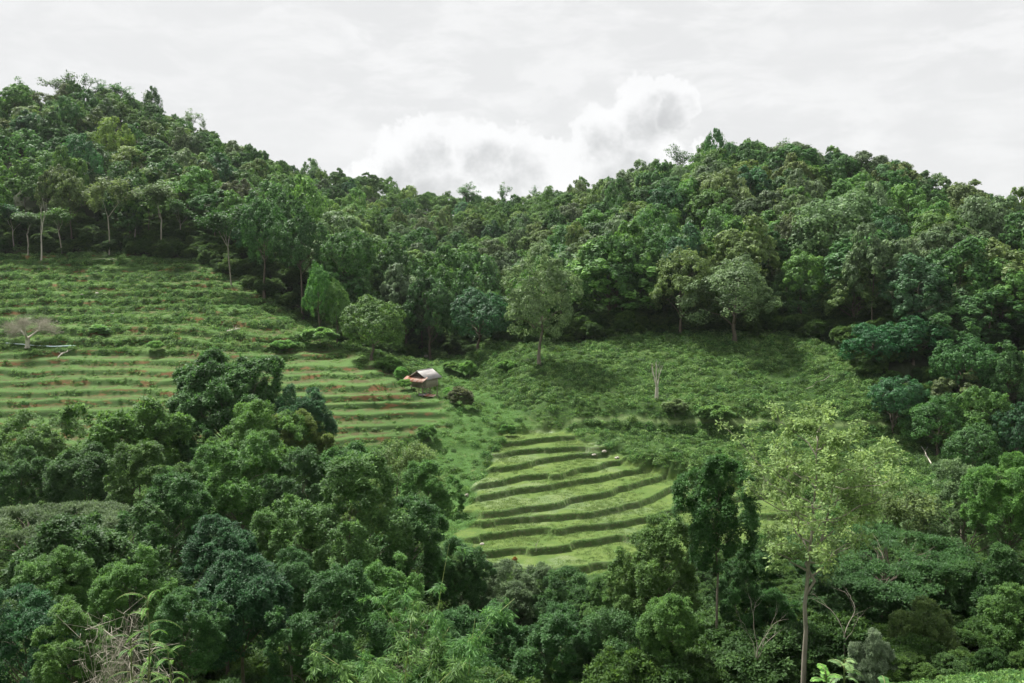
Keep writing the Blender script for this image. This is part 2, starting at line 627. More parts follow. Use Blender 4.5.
def terrain_mat():
    m, nt, out = new_mat('hillside_ground')
    geo = N(nt, 'ShaderNodeNewGeometry')
    tc = N(nt, 'ShaderNodeTexCoord')
    P = tc.outputs['Object']

    def A(n):
        return N(nt, 'ShaderNodeAttribute', attribute_name=n).outputs['Fac']
    field, paddy, face, lip, pface, path, forest = [A(n) for n in ('field', 'paddy', 'face', 'lip', 'pface', 'path', 'forest')]
    lush, tread = A('lush'), A('tread')
    nb = NOISE(nt, P, .06, 4, .6)
    nm = NOISE(nt, P, .5, 5, .6)
    nf = NOISE(nt, P, 3.5, 5, .7)
    g = MIX(nt, RAMP(nt, nm, .35, .65), (.040, .088, .024), (.074, .138, .036))
    g = MIX(nt, RAMP(nt, nf, .35, .7), g, (.034, .070, .020))
    g = MIX(nt, M(nt, 'MULTIPLY', RAMP(nt, nb, .45, .65), .6), g, (.115, .175, .050))
    g = MIX(nt, M(nt, 'MULTIPLY', lush, .6), g, (.088, .190, .046))
    # dry straw tint in patches
    g = MIX(nt, M(nt, 'MULTIPLY', RAMP(nt, NOISE(nt, P, 1.3, 4, .6), .58, .75), .45), g, (.20, .19, .09))
    # terrace risers: dark herbs with bare orange earth
    soil = MIX(nt, nf, (.26, .125, .055), (.17, .10, .055))
    mp = N(nt, 'ShaderNodeVectorMath', operation='MULTIPLY', ins={0: P, 1: (.45, .45, 1.6)}).outputs[0]
    ns = NOISE(nt, mp, .55, 4, .65)
    sm = M(nt, 'MULTIPLY', M(nt, 'MULTIPLY', face, RAMP(nt, ns, .50, .60)), field)
    herb = MIX(nt, nf, (.035, .075, .022), (.06, .105, .03))
    g = MIX(nt, M(nt, 'MULTIPLY', field, .55), g, (.108, .205, .056))
    g = MIX(nt, M(nt, 'MULTIPLY', tread, RAMP(nt, NOISE(nt, mp, .8, 5, .7), .38, .60)), g, MIX(nt, nf, (.060, .085, .030), (.13, .10, .05)))
    g = MIX(nt, M(nt, 'MULTIPLY', face, .9), g, herb)
    g = MIX(nt, M(nt, 'MULTIPLY', sm, 1.0, clamp=True), g, soil)
    g = MIX(nt, M(nt, 'MULTIPLY', M(nt, 'MULTIPLY', field, RAMP(nt, NOISE(nt, mp, 1.1, 4, .6), .62, .72)), .45), g, soil)
    # path
    g = MIX(nt, M(nt, 'MULTIPLY', path, .85), g, (.20, .28, .11))
    # forest floor
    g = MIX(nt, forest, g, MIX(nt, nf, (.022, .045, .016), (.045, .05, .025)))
    # flooded paddies
    pedge = RAMP(nt, paddy, .45, .75)
    rice = MIX(nt, RAMP(nt, nm, .35, .68), (.078, .138, .026), (.125, .180, .040))
    rice = MIX(nt, RAMP(nt, NOISE(nt, P, 9.0, 3, .7), .45, .66), rice, (.075, .115, .045))
    g = MIX(nt, M(nt, 'MULTIPLY', pedge, M(nt, 'SUBTRACT', 1.0, M(nt, 'MAXIMUM', lip, pface, clamp=True)), clamp=True), g, rice)
    bank = MIX(nt, RAMP(nt, nf, .4, .65), (.050, .095, .026), (.10, .105, .05))
    g = MIX(nt, M(nt, 'MULTIPLY', pface, .95), g, bank)
    g = MIX(nt, M(nt, 'MULTIPLY', M(nt, 'MULTIPLY', lip, M(nt, 'SUBTRACT', 1.0, pface, clamp=True)), .8), g, (.10, .17, .045))
    wet = M(nt, 'MULTIPLY', M(nt, 'MULTIPLY', paddy, RAMP(nt, NOISE(nt, P, .13, 3, .6), .50, .62)),
            M(nt, 'SUBTRACT', 1.0, M(nt, 'MAXIMUM', lip, pface, clamp=True)))
    wet = M(nt, 'MULTIPLY', wet, RAMP(nt, NOISE(nt, P, 5.0, 3, .6), .35, .55))
    h = M(nt, 'ADD', M(nt, 'MULTIPLY', nf, .5), NOISE(nt, P, 12, 4, .7))
    h = M(nt, 'MULTIPLY', h, M(nt, 'SUBTRACT', 1.0, M(nt, 'MULTIPLY', paddy, .7)))
    bp = N(nt, 'ShaderNodeBump', ins={'Height': h, 'Strength': .8, 'Distance': .22})
    rough = M(nt, 'SUBTRACT', .95, M(nt, 'MULTIPLY', wet, .70))
    p = N(nt, 'ShaderNodeBsdfPrincipled', ins={'Base Color': g, 'Roughness': rough, 'Normal': bp.outputs[0],
                                               'Specular IOR Level': M(nt, 'MULTIPLY_ADD', wet, .6, .15)})
    nt.links.new(p.outputs[0], out.inputs[0])
    return m


# ------------------------------------------------------------------ terrain sheet
TREELINE = ([-400, 0, 90, 180, 225, 262, 300, 328, 345, 360, 400, 440, 470, 500, 540, 620, 700, 790, 840, 865, 900, 960, 1024, 1500],
            [192, 193, 194, 191, 182, 175, 167, 158, 152, 156, 165, 182, 172, 160, 153, 153, 152, 150, 146, 130, 120, 112, 108, 100])


def build_terrain():
    def axis(knots):
        out = [knots[0][0]]
        for (a, _), (b, st) in zip(knots[:-1], knots[1:]):
            n = max(1, int(round((b - a) / st)))
            out += list(np.linspace(a, b, n + 1)[1:])
        return np.array(out)
    xs = axis([(-3000, 0), (-600, 200), (-300, 20), (-115, 4), (-14, .45), (40, .3), (80, .5), (120, 2), (300, 5), (600, 20), (3000, 200)])
    ys = axis([(-600, 0), (-40, 40), (16, 2), (76, .8), (80, .4), (123, .15), (165, .28), (200, .4), (420, 4), (700, 12), (4000, 200)])
    X, Y = np.meshgrid(xs, ys)
    Z, fm, pm, face, lip, pf, path = height(X, Y, True)
    zb_ = base_z(X, Y)
    tread = terrace(zb_, X, Y)[2] * fm
    px, _, _ = project(X, Y, Z)
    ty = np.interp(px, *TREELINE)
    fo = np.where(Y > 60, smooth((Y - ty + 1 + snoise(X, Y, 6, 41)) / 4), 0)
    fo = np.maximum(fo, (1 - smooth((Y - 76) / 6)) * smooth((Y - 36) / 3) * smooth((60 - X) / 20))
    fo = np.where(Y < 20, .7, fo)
    nx, ny = len(xs), len(ys)
    V = np.stack([X, Y, Z], -1).reshape(-1, 3)
    idx = np.arange(nx * ny).reshape(ny, nx)
    Fq = np.stack([idx[:-1, :-1], idx[:-1, 1:], idx[1:, 1:], idx[1:, :-1]], -1).reshape(-1, 4)
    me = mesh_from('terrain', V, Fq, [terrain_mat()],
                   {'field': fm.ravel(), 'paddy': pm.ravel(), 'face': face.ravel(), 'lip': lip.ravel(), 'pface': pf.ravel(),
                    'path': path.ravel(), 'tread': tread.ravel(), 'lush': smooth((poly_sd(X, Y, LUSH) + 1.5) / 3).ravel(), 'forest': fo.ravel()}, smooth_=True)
    o = link('terrain', me)
    tag(o, kind='structure')
    return o


build_terrain()


# ------------------------------------------------------------------ foliage generators
def unit(v):
    return v / (np.linalg.norm(v, axis=-1, keepdims=True) + 1e-9)


def leaves_mesh(name, P, Nn, size, rng, mat, aspect=1.7, droop=.3, tint=None):
    """one small rhombic leaf per point"""
    n = len(P)
    rnd = rng.normal(size=(n, 3))
    A = unit(np.cross(Nn, rnd))
    A[:, 2] -= droop
    A = unit(A)
    B = unit(np.cross(Nn, A))
    l = size * rng.uniform(.65, 1.35, (n, 1))
    w = l / aspect
    V = np.stack([P - A * l * .5, P + B * w * .5, P + A * l * .5, P - B * w * .5], 1).reshape(-1, 3)
    Fq = np.arange(4 * n).reshape(n, 4)
    t = rng.uniform(0, 1, n) if tint is None else tint
    return mesh_from(name, V, Fq, [mat], {'tint': np.repeat(t, 4)})


def rosettes(P, D, rng, k=6, size=.2, aspect=2.2, droop=.35, spread=.9):
    """k leaves radiating from every twig tip -> verts, tint"""
    n = len(P)
    P = np.repeat(P, k, 0)
    D = np.repeat(D, k, 0)
    A = unit(D * .45 + rng.normal(size=(n * k, 3)) * spread * np.array([1, 1, .45]))
    A[:, 2] -= droop * rng.uniform(.2, 1.2, n * k)
    A = unit(A)
    up = unit(D * .5 + np.array([0, 0, 1.0]) + rng.normal(size=(n * k, 3)) * .35)
    B = unit(np.cross(up, A))
    l = size * rng.uniform(.6, 1.3, (n * k, 1))
    w = l / aspect
    b = P + A * l * .15
    V = np.stack([b, b + A * l * .45 + B * w * .5, b + A * l, b + A * l * .45 - B * w * .5], 1).reshape(-1, 3)
    tt = np.clip(np.repeat(rng.uniform(0, 1, n), k) * .6 + rng.uniform(0, .4, n * k), 0, 1)
    return V, tt


def crown_points(rng, rx, ry, rz, cz, nlobe, nsub, per, shape='round', lobe_r=.42, flat=1.0, rj=(.45, .92)):
    """lobes > sprays > leaf positions. returns P, outward dir, spray tint, lobe centres"""
    i = np.arange(nlobe) + .5
    lo = {'round': -.35, 'tall': -.9, 'flat': .1, 'dome': -.05, 'full': -1.0}[shape]
    zz = lo + (1 - lo) * (i / nlobe)
    zz = np.clip(zz + rng.normal(size=nlobe) * .07, -1, 1)
    ph = i * 2.399963 + rng.uniform(0, 6.28) + rng.normal(size=nlobe) * .35
    rr = np.sqrt(np.clip(1 - zz * zz, 0, 1))
    d = np.stack([rr * np.cos(ph), rr * np.sin(ph), zz], 1)
    R = np.array([rx, ry, rz])
    lr = lobe_r * rng.uniform(.62, 1.25, nlobe)
    rad = rng.uniform(rj[0], rj[1], nlobe) * (1 - lr * .25)
    C = d * rad[:, None]
    if shape == 'flat':
        C[:, 2] = C[:, 2] * .5
    Ps, Ds, Ts = [], [], []
    for c, r, dd in zip(C, lr, d):
        n2 = max(3, int(nsub * (r / lobe_r) ** 2))
        sd_ = unit(rng.normal(size=(n2 * 2, 3)) + dd * .9 + np.array([0, 0, .55]))
        sd_ = sd_[:n2]
        sc = c + sd_ * r * rng.uniform(.7, 1.08, (n2, 1)) * np.array([1, 1, flat])
        sr = r * rng.uniform(.26, .44, n2)
        # drop sprays buried in another lobe
        dist = np.linalg.norm((sc[:, None] - C[None]) / lr[None, :, None], axis=2)
        keep = dist.min(1) > .62
        for q, s_, dsub in zip(sc[keep], sr[keep], sd_[keep]):
            e = unit(rng.normal(size=(per, 3)) + dsub * .55 + np.array([0, 0, .25]))
            p = q + e * s_ * (rng.uniform(.3, 1, (per, 1)) ** .5) * np.array([1, 1, .8])
            Ps.append(p)
            Ds.append(unit(e * .8 + dsub * .5 + np.array([0, 0, .25])))
            Ts.append(np.full(per, rng.uniform(0, 1)))
    P = np.concatenate(Ps) * R + np.array([0, 0, cz])
    D = unit(np.concatenate(Ds) / R * min(rx, rz))
    T = np.concatenate(Ts)
    return P, D, T, C * R + np.array([0, 0, cz]), lr * rx


def limb_path(a, b, rng, n=5, sag=.08):
    a, b = np.asarray(a, float), np.asarray(b, float)
    t = np.linspace(0, 1, n)[:, None]
    L = np.linalg.norm(b - a)
    p = a + (b - a) * t
    p[:, 2] += (np.sin(t[:, 0] * math.pi) * L * sag)
    p[1:-1] += rng.normal(size=(n - 2, 3)) * L * .035
    return p


def trunk_for(rng, H, cz, rz, centres, r0, mat, sides=7, name='trunk', nl=None, lean=.02):
    tb = Tubes(sides)
    top = np.array([rng.normal() * H * lean, rng.normal() * H * lean, min(H * .93, cz + rz * .35)])
    n = 8
    t = np.linspace(0, 1, n)
    p = np.outer(t, top)
    p[1:-1, :2] += rng.normal(size=(n - 2, 2)) * H * .008
    r = r0 * (1 - t * .82)
    r[0] *= 1.5
    tb.add(p, r)
    order = rng.permutation(len(centres))[:nl or len(centres)]
    for j in order:
        c = centres[j]
        hz = np.clip(c[2] - np.hypot(c[0], c[1]) * rng.uniform(.5, .95), cz - rz * .95 if cz - rz > 0 else H * .12, top[2] * .96)
        tt = hz / top[2]
        a = top * tt
        rb = r0 * (1 - tt * .82) * .55
        q = limb_path(a, c, rng)
        tb.add(q, np.linspace(rb, rb * .22, len(q)))
    return tb.mesh(name, mat)


class Proto:
    def __init__(self, crown, trunk, H, Wd):
        self.crown, self.trunk, self.H, self.W = crown, trunk, H, Wd


def make_proto(seed, H=14, Wd=10, base=.3, nlobe=14, nsub=16, per=30, leaf=.45, shape='round', lobe_r=.42, mat=None, bark=None, rj=(.45, .92),
               r0=.28, flat=1.0, ros=None, aspect=1.7, sides=6, nl=None, droop=None):
    rng = np.random.RandomState(seed)
    droop = droop if droop is not None else (.35 if ros else -.05)
    rz = H * (1 - base) / 2
    cz = H - rz
    rx = Wd / 2
    P, D, T, C, lr = crown_points(rng, rx, rx * rng.uniform(.9, 1.1), rz, cz, nlobe, nsub, per, shape, lobe_r, flat, rj)
    mat = mat or ML
    if ros:
        V, tt = rosettes(P, D, rng, k=ros, size=leaf, aspect=aspect, droop=droop)
        tt = np.clip(tt * .6 + np.repeat(T, ros) * .4, 0, 1)
        me = mesh_from('crown', V, np.arange(len(V)).reshape(-1, 4), [mat], {'tint': np.repeat(tt, 4)})
    else:
        Nn = unit(D + rng.normal(size=D.shape) * .30)
        tt = np.clip(T * .45 + rng.uniform(0, .55, len(T)), 0, 1)
        me = leaves_mesh('crown', P, Nn, leaf, rng, mat, aspect=aspect, tint=tt, droop=droop)
    tr = trunk_for(rng, H, cz, rz, C, r0, bark or MB_DARK, sides, nl=nl)
    return Proto(me, tr, H, Wd)


def branching(seed, H, spread=.5, levels=4, r0=.2, first=.35, kids=(2, 3), L0=None, droop=0, twist=.35, wob=.05, sides=6, up=.25, bare_len=None):
    """open branching tree: returns Tubes, list of terminal points/dirs"""
    rng = np.random.RandomState(seed)
    tb = Tubes(sides)
    tips = []

    def grow(p, d, L, r, lev):
        n = 5
        pts = [p]
        q, dd = p.copy(), d.copy()
        for i in range(n - 1):
            dd = unit(dd + rng.normal(size=3) * wob * 2 + np.array([0, 0, up * .12 - droop * (levels - lev) * .03]))
            q = q + dd * L / (n - 1)
            pts.append(q)
        r1 = r * (.62 if lev > 0 else .3)
        tb.add(pts, np.linspace(r, r1, n))
        if lev == 0:
            tips.append((q, dd))
            tips.append((pts[2], dd))
            return
        if lev <= 1:
            tips.append((pts[3], dd))
        k = rng.randint(kids[0], kids[1] + 1)
        ph = rng.uniform(0, 6.28)
        for j in range(k):
            a = ph + j * 6.283 / k + rng.normal() * .3
            side = unit(np.cross(dd, np.array([math.cos(a), math.sin(a), .3])))
            side2 = np.cross(dd, side)
            s = spread * rng.uniform(.6, 1.25)
            nd = unit(dd + (math.cos(a) * side + math.sin(a) * side2) * s + np.array([0, 0, up * .5]))
            grow(pts[-1] if j < 2 else pts[-2], nd, L * rng.uniform(.62, .86), r1 * rng.uniform(.65, .9), lev - 1)
    d0 = unit(np.array([rng.normal() * .05, rng.normal() * .05, 1.0]))
    n = 7
    pts = [np.zeros(3)]
    q = np.zeros(3)
    for i in range(n - 1):
        d0 = unit(d0 + np.array([rng.normal() * wob * .5, rng.normal() * wob * .5, .1]))
        q = q + d0 * H * first / (n - 1)
        pts.append(q)
    rr = np.linspace(r0, r0 * .78, n)
    rr[0] *= 1.45
    tb.add(pts, rr)
    k = rng.randint(max(2, kids[0]), kids[1] + 2)
    L = L0 or H * .26
    for j in range(k):
        a = j * 6.283 / k + rng.uniform(0, 1.0)
        s = spread * rng.uniform(.5, 1.1)
        nd = unit(np.array([math.cos(a) * s, math.sin(a) * s, 1.0]))
        grow(pts[-1] if j < 2 else pts[-2], nd, L * rng.uniform(.8, 1.1), r0 * .6 * rng.uniform(.7, 1), levels)
    return tb, tips, rng


def open_proto(seed, H=14, leaf=.2, per=30, puff=.6, mat=None, bark=None, aspect=1.9, ros=4, flatp=.7, droopl=.3, **kw):
    tb, tips, rng = branching(seed, H, **kw)
    allv = np.concatenate(tb.V)
    sc = H / max(1e-3, max(t[0][2] for t in tips) + puff * .6)
    V = []
    TT = []
    P, D = [], []
    for p, d in tips:
        e = unit(rng.normal(size=(per, 3)))
        P.append(p * sc + e * puff * (rng.uniform(0, 1, (per, 1)) ** .45) * np.array([1, 1, flatp]))
        D.append(unit(e + d * .6 + np.array([0, 0, .3])))
        TT.append(np.full(per, rng.uniform(0, 1)))
    P = np.concatenate(P)
    D = np.concatenate(D)
    T = np.concatenate(TT)
    Vv, tt = rosettes(P, D, rng, k=ros, size=leaf, aspect=aspect, droop=droopl)
    tt = np.clip(tt * .6 + np.repeat(T, ros) * .4, 0, 1)
    me = mesh_from('crown', Vv, np.arange(len(Vv)).reshape(-1, 4), [mat or ML], {'tint': np.repeat(tt, 4)})
    for i in range(len(tb.V)):
        tb.V[i] = tb.V[i] * sc
    tr = tb.mesh('trunk', bark or MB_PALE)
    wd = 2 * np.percentile(np.abs(P[:, :2]), 96)
    return Proto(me, tr, H, max(wd, 1))


def plant_tree(pr, name, x, y, H, Wd, rz, color, label, group=None, cat='tree', sink=.3, z=None, trunk=True, keep=None):
    z0 = float(height(np.array([x]), np.array([y]))[0]) if z is None else z
    root = empty(name, (x, y, z0 - sink), rz)
    tag(root, label, cat, group)
    s = (Wd / pr.W, Wd / pr.W, (H + sink) / pr.H)
    off = 0.0
    if keep and s[2] > s[0] * keep:
        s = (s[0], s[1], s[0] * keep)
        off = (H + sink) - pr.H * s[2]
    c = link('crown', pr.crown, root, color=color)
    c.scale = s
    c.location = (0, 0, off)
    if off > 0:
        me = pr.trunk.copy()
        n = len(me.vertices)
        co = np.empty(n * 3, np.float32)
        me.vertices.foreach_get('co', co)
        co = co.reshape(-1, 3)
        zb = .22 * pr.H
        low = co[:, 2] < zb
        add = off / s[2]
        co[low, 2] = co[low, 2] * (zb + add) / zb - add
        me.vertices.foreach_set('co', co.ravel())
        me.update()
        t = link('trunk', me, root)
        t.scale = s
        t.location = (0, 0, off)
        return root
    if trunk:
        t = link('trunk', pr.trunk, root)
        t.scale = s
    return root


# ------------------------------------------------------------------ instanced ground cover and far wood (things nobody could count)
def instancer(name, label, protos, P, rot, scl, pid, kind='stuff'):
    coll = bpy.data.collections.new(name + '_sources')
    for i, me in enumerate(protos):
        o = bpy.data.objects.new('%s_%03d' % (name, i), me)
        coll.objects.link(o)
    me = bpy.data.meshes.new(name)
    n = len(P)
    me.vertices.add(n)
    me.vertices.foreach_set('co', np.asarray(P, np.float32).ravel())
    a = me.attributes.new('rot', 'FLOAT_VECTOR', 'POINT')
    a.data.foreach_set('vector', np.asarray(rot, np.float32).ravel())
    a = me.attributes.new('scl', 'FLOAT_VECTOR', 'POINT')
    a.data.foreach_set('vector', np.asarray(scl, np.float32).ravel())
    a = me.attributes.new('pid', 'INT', 'POINT')
    a.data.foreach_set('value', np.asarray(pid, np.int32))
    o = link(name, me)
    tag(o, label, None, None, kind)
    ng = bpy.data.node_groups.new(name, 'GeometryNodeTree')
    ng.interface.new_socket('Geometry', in_out='INPUT', socket_type='NodeSocketGeometry')
    ng.interface.new_socket('Geometry', in_out='OUTPUT', socket_type='NodeSocketGeometry')
    gi = ng.nodes.new('NodeGroupInput')
    go = ng.nodes.new('NodeGroupOutput')
    ci = ng.nodes.new('GeometryNodeCollectionInfo')
    ci.inputs['Collection'].default_value = coll
    ci.inputs['Separate Children'].default_value = True
    ci.inputs['Reset Children'].default_value = True
    ip = ng.nodes.new('GeometryNodeInstanceOnPoints')
    ip.inputs['Pick Instance'].default_value = True

    def na(nm, t):
        q = ng.nodes.new('GeometryNodeInputNamedAttribute')
        q.data_type = t
        q.inputs['Name'].default_value = nm
        return next(s for s in q.outputs if s.enabled and s.name == 'Attribute')
    L = ng.links.new
    L(gi.outputs[0], ip.inputs['Points'])
    L(ci.outputs[0], ip.inputs['Instance'])
    L(na('pid', 'INT'), ip.inputs['Instance Index'])
    L(na('rot', 'FLOAT_VECTOR'), ip.inputs['Rotation'])
    L(na('scl', 'FLOAT_VECTOR'), ip.inputs['Scale'])
    L(ip.outputs[0], go.inputs[0])
    md = o.modifiers.new('scatter', 'NODES')
    md.node_group = ng
    return o


def tuft_mesh(seed, mat, r=.5, h=.5, n=60, leaf=.25, aspect=2.2, blades=False):
    rng = np.random.RandomState(seed)
    if blades:
        a = rng.uniform(0, 6.283, n)
        d = np.sqrt(rng.uniform(0, 1, n)) * r
        b = np.stack([np.cos(a) * d, np.sin(a) * d, np.zeros(n)], 1)
        lean = rng.normal(size=(n, 3)) * .35
        lean[:, 2] = 1
        A = unit(lean)
        L = h * rng.uniform(.5, 1.2, (n, 1))
        B = unit(np.cross(A, rng.normal(size=(n, 3)))) * leaf
        tip = b + A * L
        tip[:, 2] -= 0.12 * L[:, 0]
        V = np.stack([b - B * .5, b + B * .5, b + A * L * .6 + B * .4, tip], 1).reshape(-1, 3)
        t = rng.uniform(0, 1, n)
        return mesh_from('tuft', V, np.arange(4 * n).reshape(n, 4), [mat], {'tint': np.repeat(t, 4)})
    e = unit(rng.normal(size=(n, 3)))
    e[:, 2] = np.abs(e[:, 2])
    P = e * np.array([r, r, h]) * (rng.uniform(.2, 1, (n, 1)) ** .4)
    P[:, 2] += .02
    Nn = unit(e + rng.normal(size=(n, 3)) * .45)
    return leaves_mesh('tuft', P, Nn, leaf, rng, mat, aspect=aspect)


# ------------------------------------------------------------------ tree kinds
def far_protos(mat, tagseed, leaf=.43, per=50):
    L = []
    specs = [dict(H=13, Wd=10.5, base=.25, nlobe=13, shape='round'), dict(H=12, Wd=10, base=.2, nlobe=18, shape='round', lobe_r=.34),
             dict(H=15, Wd=9, base=.2, nlobe=20, shape='full', lobe_r=.40), dict(H=14, Wd=11, base=.35, nlobe=15, shape='dome', lobe_r=.38),
             dict(H=12, Wd=9.5, base=.15, nlobe=11, shape='round', lobe_r=.5), dict(H=15, Wd=8, base=.25, nlobe=16, shape='tall', lobe_r=.44),
             dict(H=13, Wd=12, base=.3, nlobe=22, shape='dome', lobe_r=.30)]
    for i, s in enumerate(specs):
        L.append(make_proto(tagseed + i, nsub=15, per=per, leaf=leaf, mat=mat, r0=.22, sides=4, nl=6, **s))
    return L


FP = far_protos(ML, 10)
STUFF_P = far_protos(ML_FOREST, 40, leaf=.48, per=38)

MP = [make_proto(60, 14, 10.5, .05, 22, 20, 46, .36, 'round', .40, sides=6),
      make_proto(61, 14, 10, .05, 20, 20, 50, .33, 'round', .42, sides=6),
      make_proto(62, 14, 11, .08, 28, 16, 46, .36, 'round', .31, sides=6),
      make_proto(63, 15, 9.5, .05, 18, 20, 50, .33, 'tall', .46, sides=6),
      make_proto(64, 13, 12, .08, 28, 18, 46, .36, 'round', .34, sides=6)]
# pale-trunked open trees along the edge of the field
EDGE = [open_proto(80 + i, 14, leaf=.42, per=40, puff=1.35, spread=.42, levels=2, r0=.15, first=.62, kids=(2, 3), bark=MB_PALE, ros=2, sides=5,
                   flatp=.75, wob=.07) for i in range(4)]
PINE = [open_proto(90 + i, 13, leaf=.45, per=22, puff=.95, spread=.85, levels=1, r0=.2, first=.55, kids=(3, 4), bark=MB_DARK, ros=2, sides=5,
                   flatp=.4, wob=.09, up=.1) for i in range(3)]

# nearer trees with leaves set in sprays
NP_ = {
    'round': make_proto(120, 13, 11, .12, 22, 24, 50, .27, 'round', .32, ros=4, r0=.22, sides=8, aspect=2.3, rj=(.40, 1.12)),
    'dense': make_proto(121, 13, 11, .08, 30, 20, 46, .26, 'round', .30, ros=4, r0=.22, sides=8, aspect=2.4, rj=(.40, 1.12), bark=MB_BROWN),
    'lumpy': make_proto(122, 13, 12, .10, 18, 26, 50, .28, 'round', .36, ros=4, r0=.25, sides=8, aspect=2.0, rj=(.40, 1.12)),
    'tall': make_proto(123, 15, 8.5, .12, 26, 20, 42, .30, 'full', .38, ros=4, r0=.2, sides=8, aspect=2.2, rj=(.40, 1.12)),
    'fine': make_proto(124, 11, 10, .10, 34, 18, 50, .21, 'round', .30, ros=5, r0=.16, sides=8, aspect=2.6, rj=(.40, 1.12)),
    'flat': make_proto(125, 10, 13, .55, 22, 22, 46, .19, 'flat', .34, ros=6, r0=.18, sides=8, aspect=3.0, rj=(.40, 1.12), flat=.35, bark=MB_BROWN),
    'big': make_proto(126, 12, 12, .10, 30, 20, 48, .30, 'round', .31, ros=4, r0=.22, sides=8, aspect=2.3, rj=(.40, 1.12), droop=.6),
    'shrub': make_proto(127, 6, 7, .02, 26, 18, 44, .22, 'round', .34, ros=4, r0=.07, sides=6, aspect=2.3, rj=(.40, 1.12)),
    'narrow': make_proto(128, 15, 6.5, .42, 15, 26, 46, .24, 'tall', .46, ros=5, r0=.17, sides=8, aspect=2.0, rj=(.40, 1.12), bark=MB_BROWN),
}
NP_['loose'] = open_proto(131, 14, leaf=.26, per=30, puff=.85, spread=.55, levels=3, r0=.2, first=.28, kids=(2, 3), bark=MB_BROWN, ros=4, sides=7, flatp=.7)
def leader_proto(seed, H=14, cb=.35, R=4.5, nb=16, leaf=.24, per=16, puff=.75, r0=.19, ros=4, mat=None, bark=None, prof=None, twigs=6, fork=None):
    rng = np.random.RandomState(seed)
    tb = Tubes(7)
    n = 12
    t = np.linspace(0, 1, n)
    ld = np.stack([np.cumsum(rng.normal(size=n) * .10), np.cumsum(rng.normal(size=n) * .08), t * H * .93], 1)
    ld[0] = 0
    tr = r0 * (1 - .85 * t)
    tr[0] *= 1.4
    tb.add(ld, tr)
    leaders = [ld]
    if fork:
        h0, dx, dy = fork
        p0 = np.array([np.interp(h0, t, ld[:, k]) for k in range(3)])
        p1 = p0 + np.array([dx, dy, H * (.93 - h0) * .86])
        l2 = limb_path(p0, p1, rng, 9, .0)
        l2[:, :2] += np.sin(np.linspace(0, 1, 9) * 3.14)[:, None] * np.array([dx, dy]) * .25
        tb.add(l2, np.linspace(r0 * .62, .03, 9))
        leaders.append(l2)
    tips = []
    for li, L in enumerate(leaders):
        m = nb if li == 0 else int(nb * .55)
        for j in range(m):
            lo = cb if li == 0 else .1
            f = lo + (1 - lo) * (j + rng.uniform(.1, .9)) / m
            q = f * (len(L) - 1)
            i0 = min(int(q), len(L) - 2)
            a = L[i0] + (L[i0 + 1] - L[i0]) * (q - i0)
            hz = a[2] / (H * .93)
            u = np.clip((hz - cb) / (1 - cb), 0, 1)
            rad = R * np.interp(u, [0, .25, .55, .8, 1], prof or [.75, 1, .9, .62, .22]) * rng.uniform(.6, 1.1)
            ph = j * 2.4 + li * 1.2 + rng.normal() * .3
            b = a + np.array([math.cos(ph) * rad, math.sin(ph) * rad, rad * rng.uniform(.25, .75)])
            b[2] = min(b[2], H * .99)
            lp = limb_path(a, b, rng, 6, -.05)
            rb = max(.03, r0 * (1 - .85 * hz) * .5)
            tb.add(lp, np.linspace(rb * 1.15, .014, 6))
            tips.append((lp[-1], 1.0))
            for k in range(twigs):
                g = rng.uniform(.35, .98)
                c = lp[0] + (lp[-1] - lp[0]) * g
                dv = unit(rng.normal(size=3) * np.array([1, 1, .5]) + unit(b - a) * .5 + np.array([0, 0, .25])) * rad * rng.uniform(.18, .42)
                tb.add(np.array([c, c + dv * .5 + [0, 0, .05], c + dv]), [rb * .35, rb * .25, .008])
                tips.append((c + dv, .9))
                tips.append((c + dv * .55, .6))
    P, D, TT = [], [], []
    for p, w in tips:
        k = max(3, int(per * w * rng.uniform(.5, 1.3)))
        e = unit(rng.normal(size=(k, 3)))
        P.append(p + e * puff * (rng.uniform(0, 1, (k, 1)) ** .5) * np.array([1, 1, .6]))
        D.append(unit(e + np.array([0, 0, .4])))
        TT.append(np.full(k, rng.uniform(0, 1)))
    P, D, T = np.concatenate(P), np.concatenate(D), np.concatenate(TT)
    Vv, tt = rosettes(P, D, rng, k=ros, size=leaf, aspect=2.0, droop=.35)
    tt = np.clip(tt * .6 + np.repeat(T, ros) * .4, 0, 1)
    me = mesh_from('crown', Vv, np.arange(len(Vv)).reshape(-1, 4), [mat or ML], {'tint': np.repeat(tt, 4)})
    return Proto(me, tb.mesh('trunk', bark or MB_BROWN), H, 2 * R)


NP_['leader'] = leader_proto(141, 14, .25, 4.6, 22, leaf=.28, per=24, puff=.9)
NP_['airy'] = leader_proto(145, 14, .44, 4.6, 18, leaf=.20, per=22, puff=.55, r0=.16, bark=MB_GREY, fork=(.40, 1.9, -.3), twigs=6)

PAL = {'dark green': (.054, .135, .038), 'mid green': (.090, .195, .048), 'olive green': (.112, .176, .056), 'yellow-green': (.125, .200, .050),
       'grey-green': (.105, .168, .074), 'deep bluish green': (.046, .120, .050), 'bright green': (.072, .180, .048),
       'emerald green': (.038, .125, .050), 'brownish olive': (.085, .115, .050), 'pale yellow-green': (.200, .262, .085),
       'light green': (.125, .225, .082)}


def jit(c, rng, a=.12):
    k = 1 + rng.normal() * a
    return tuple(max(.01, v * k * (1 + rng.normal() * .04)) for v in c)


CRNG = np.random.RandomState(77)


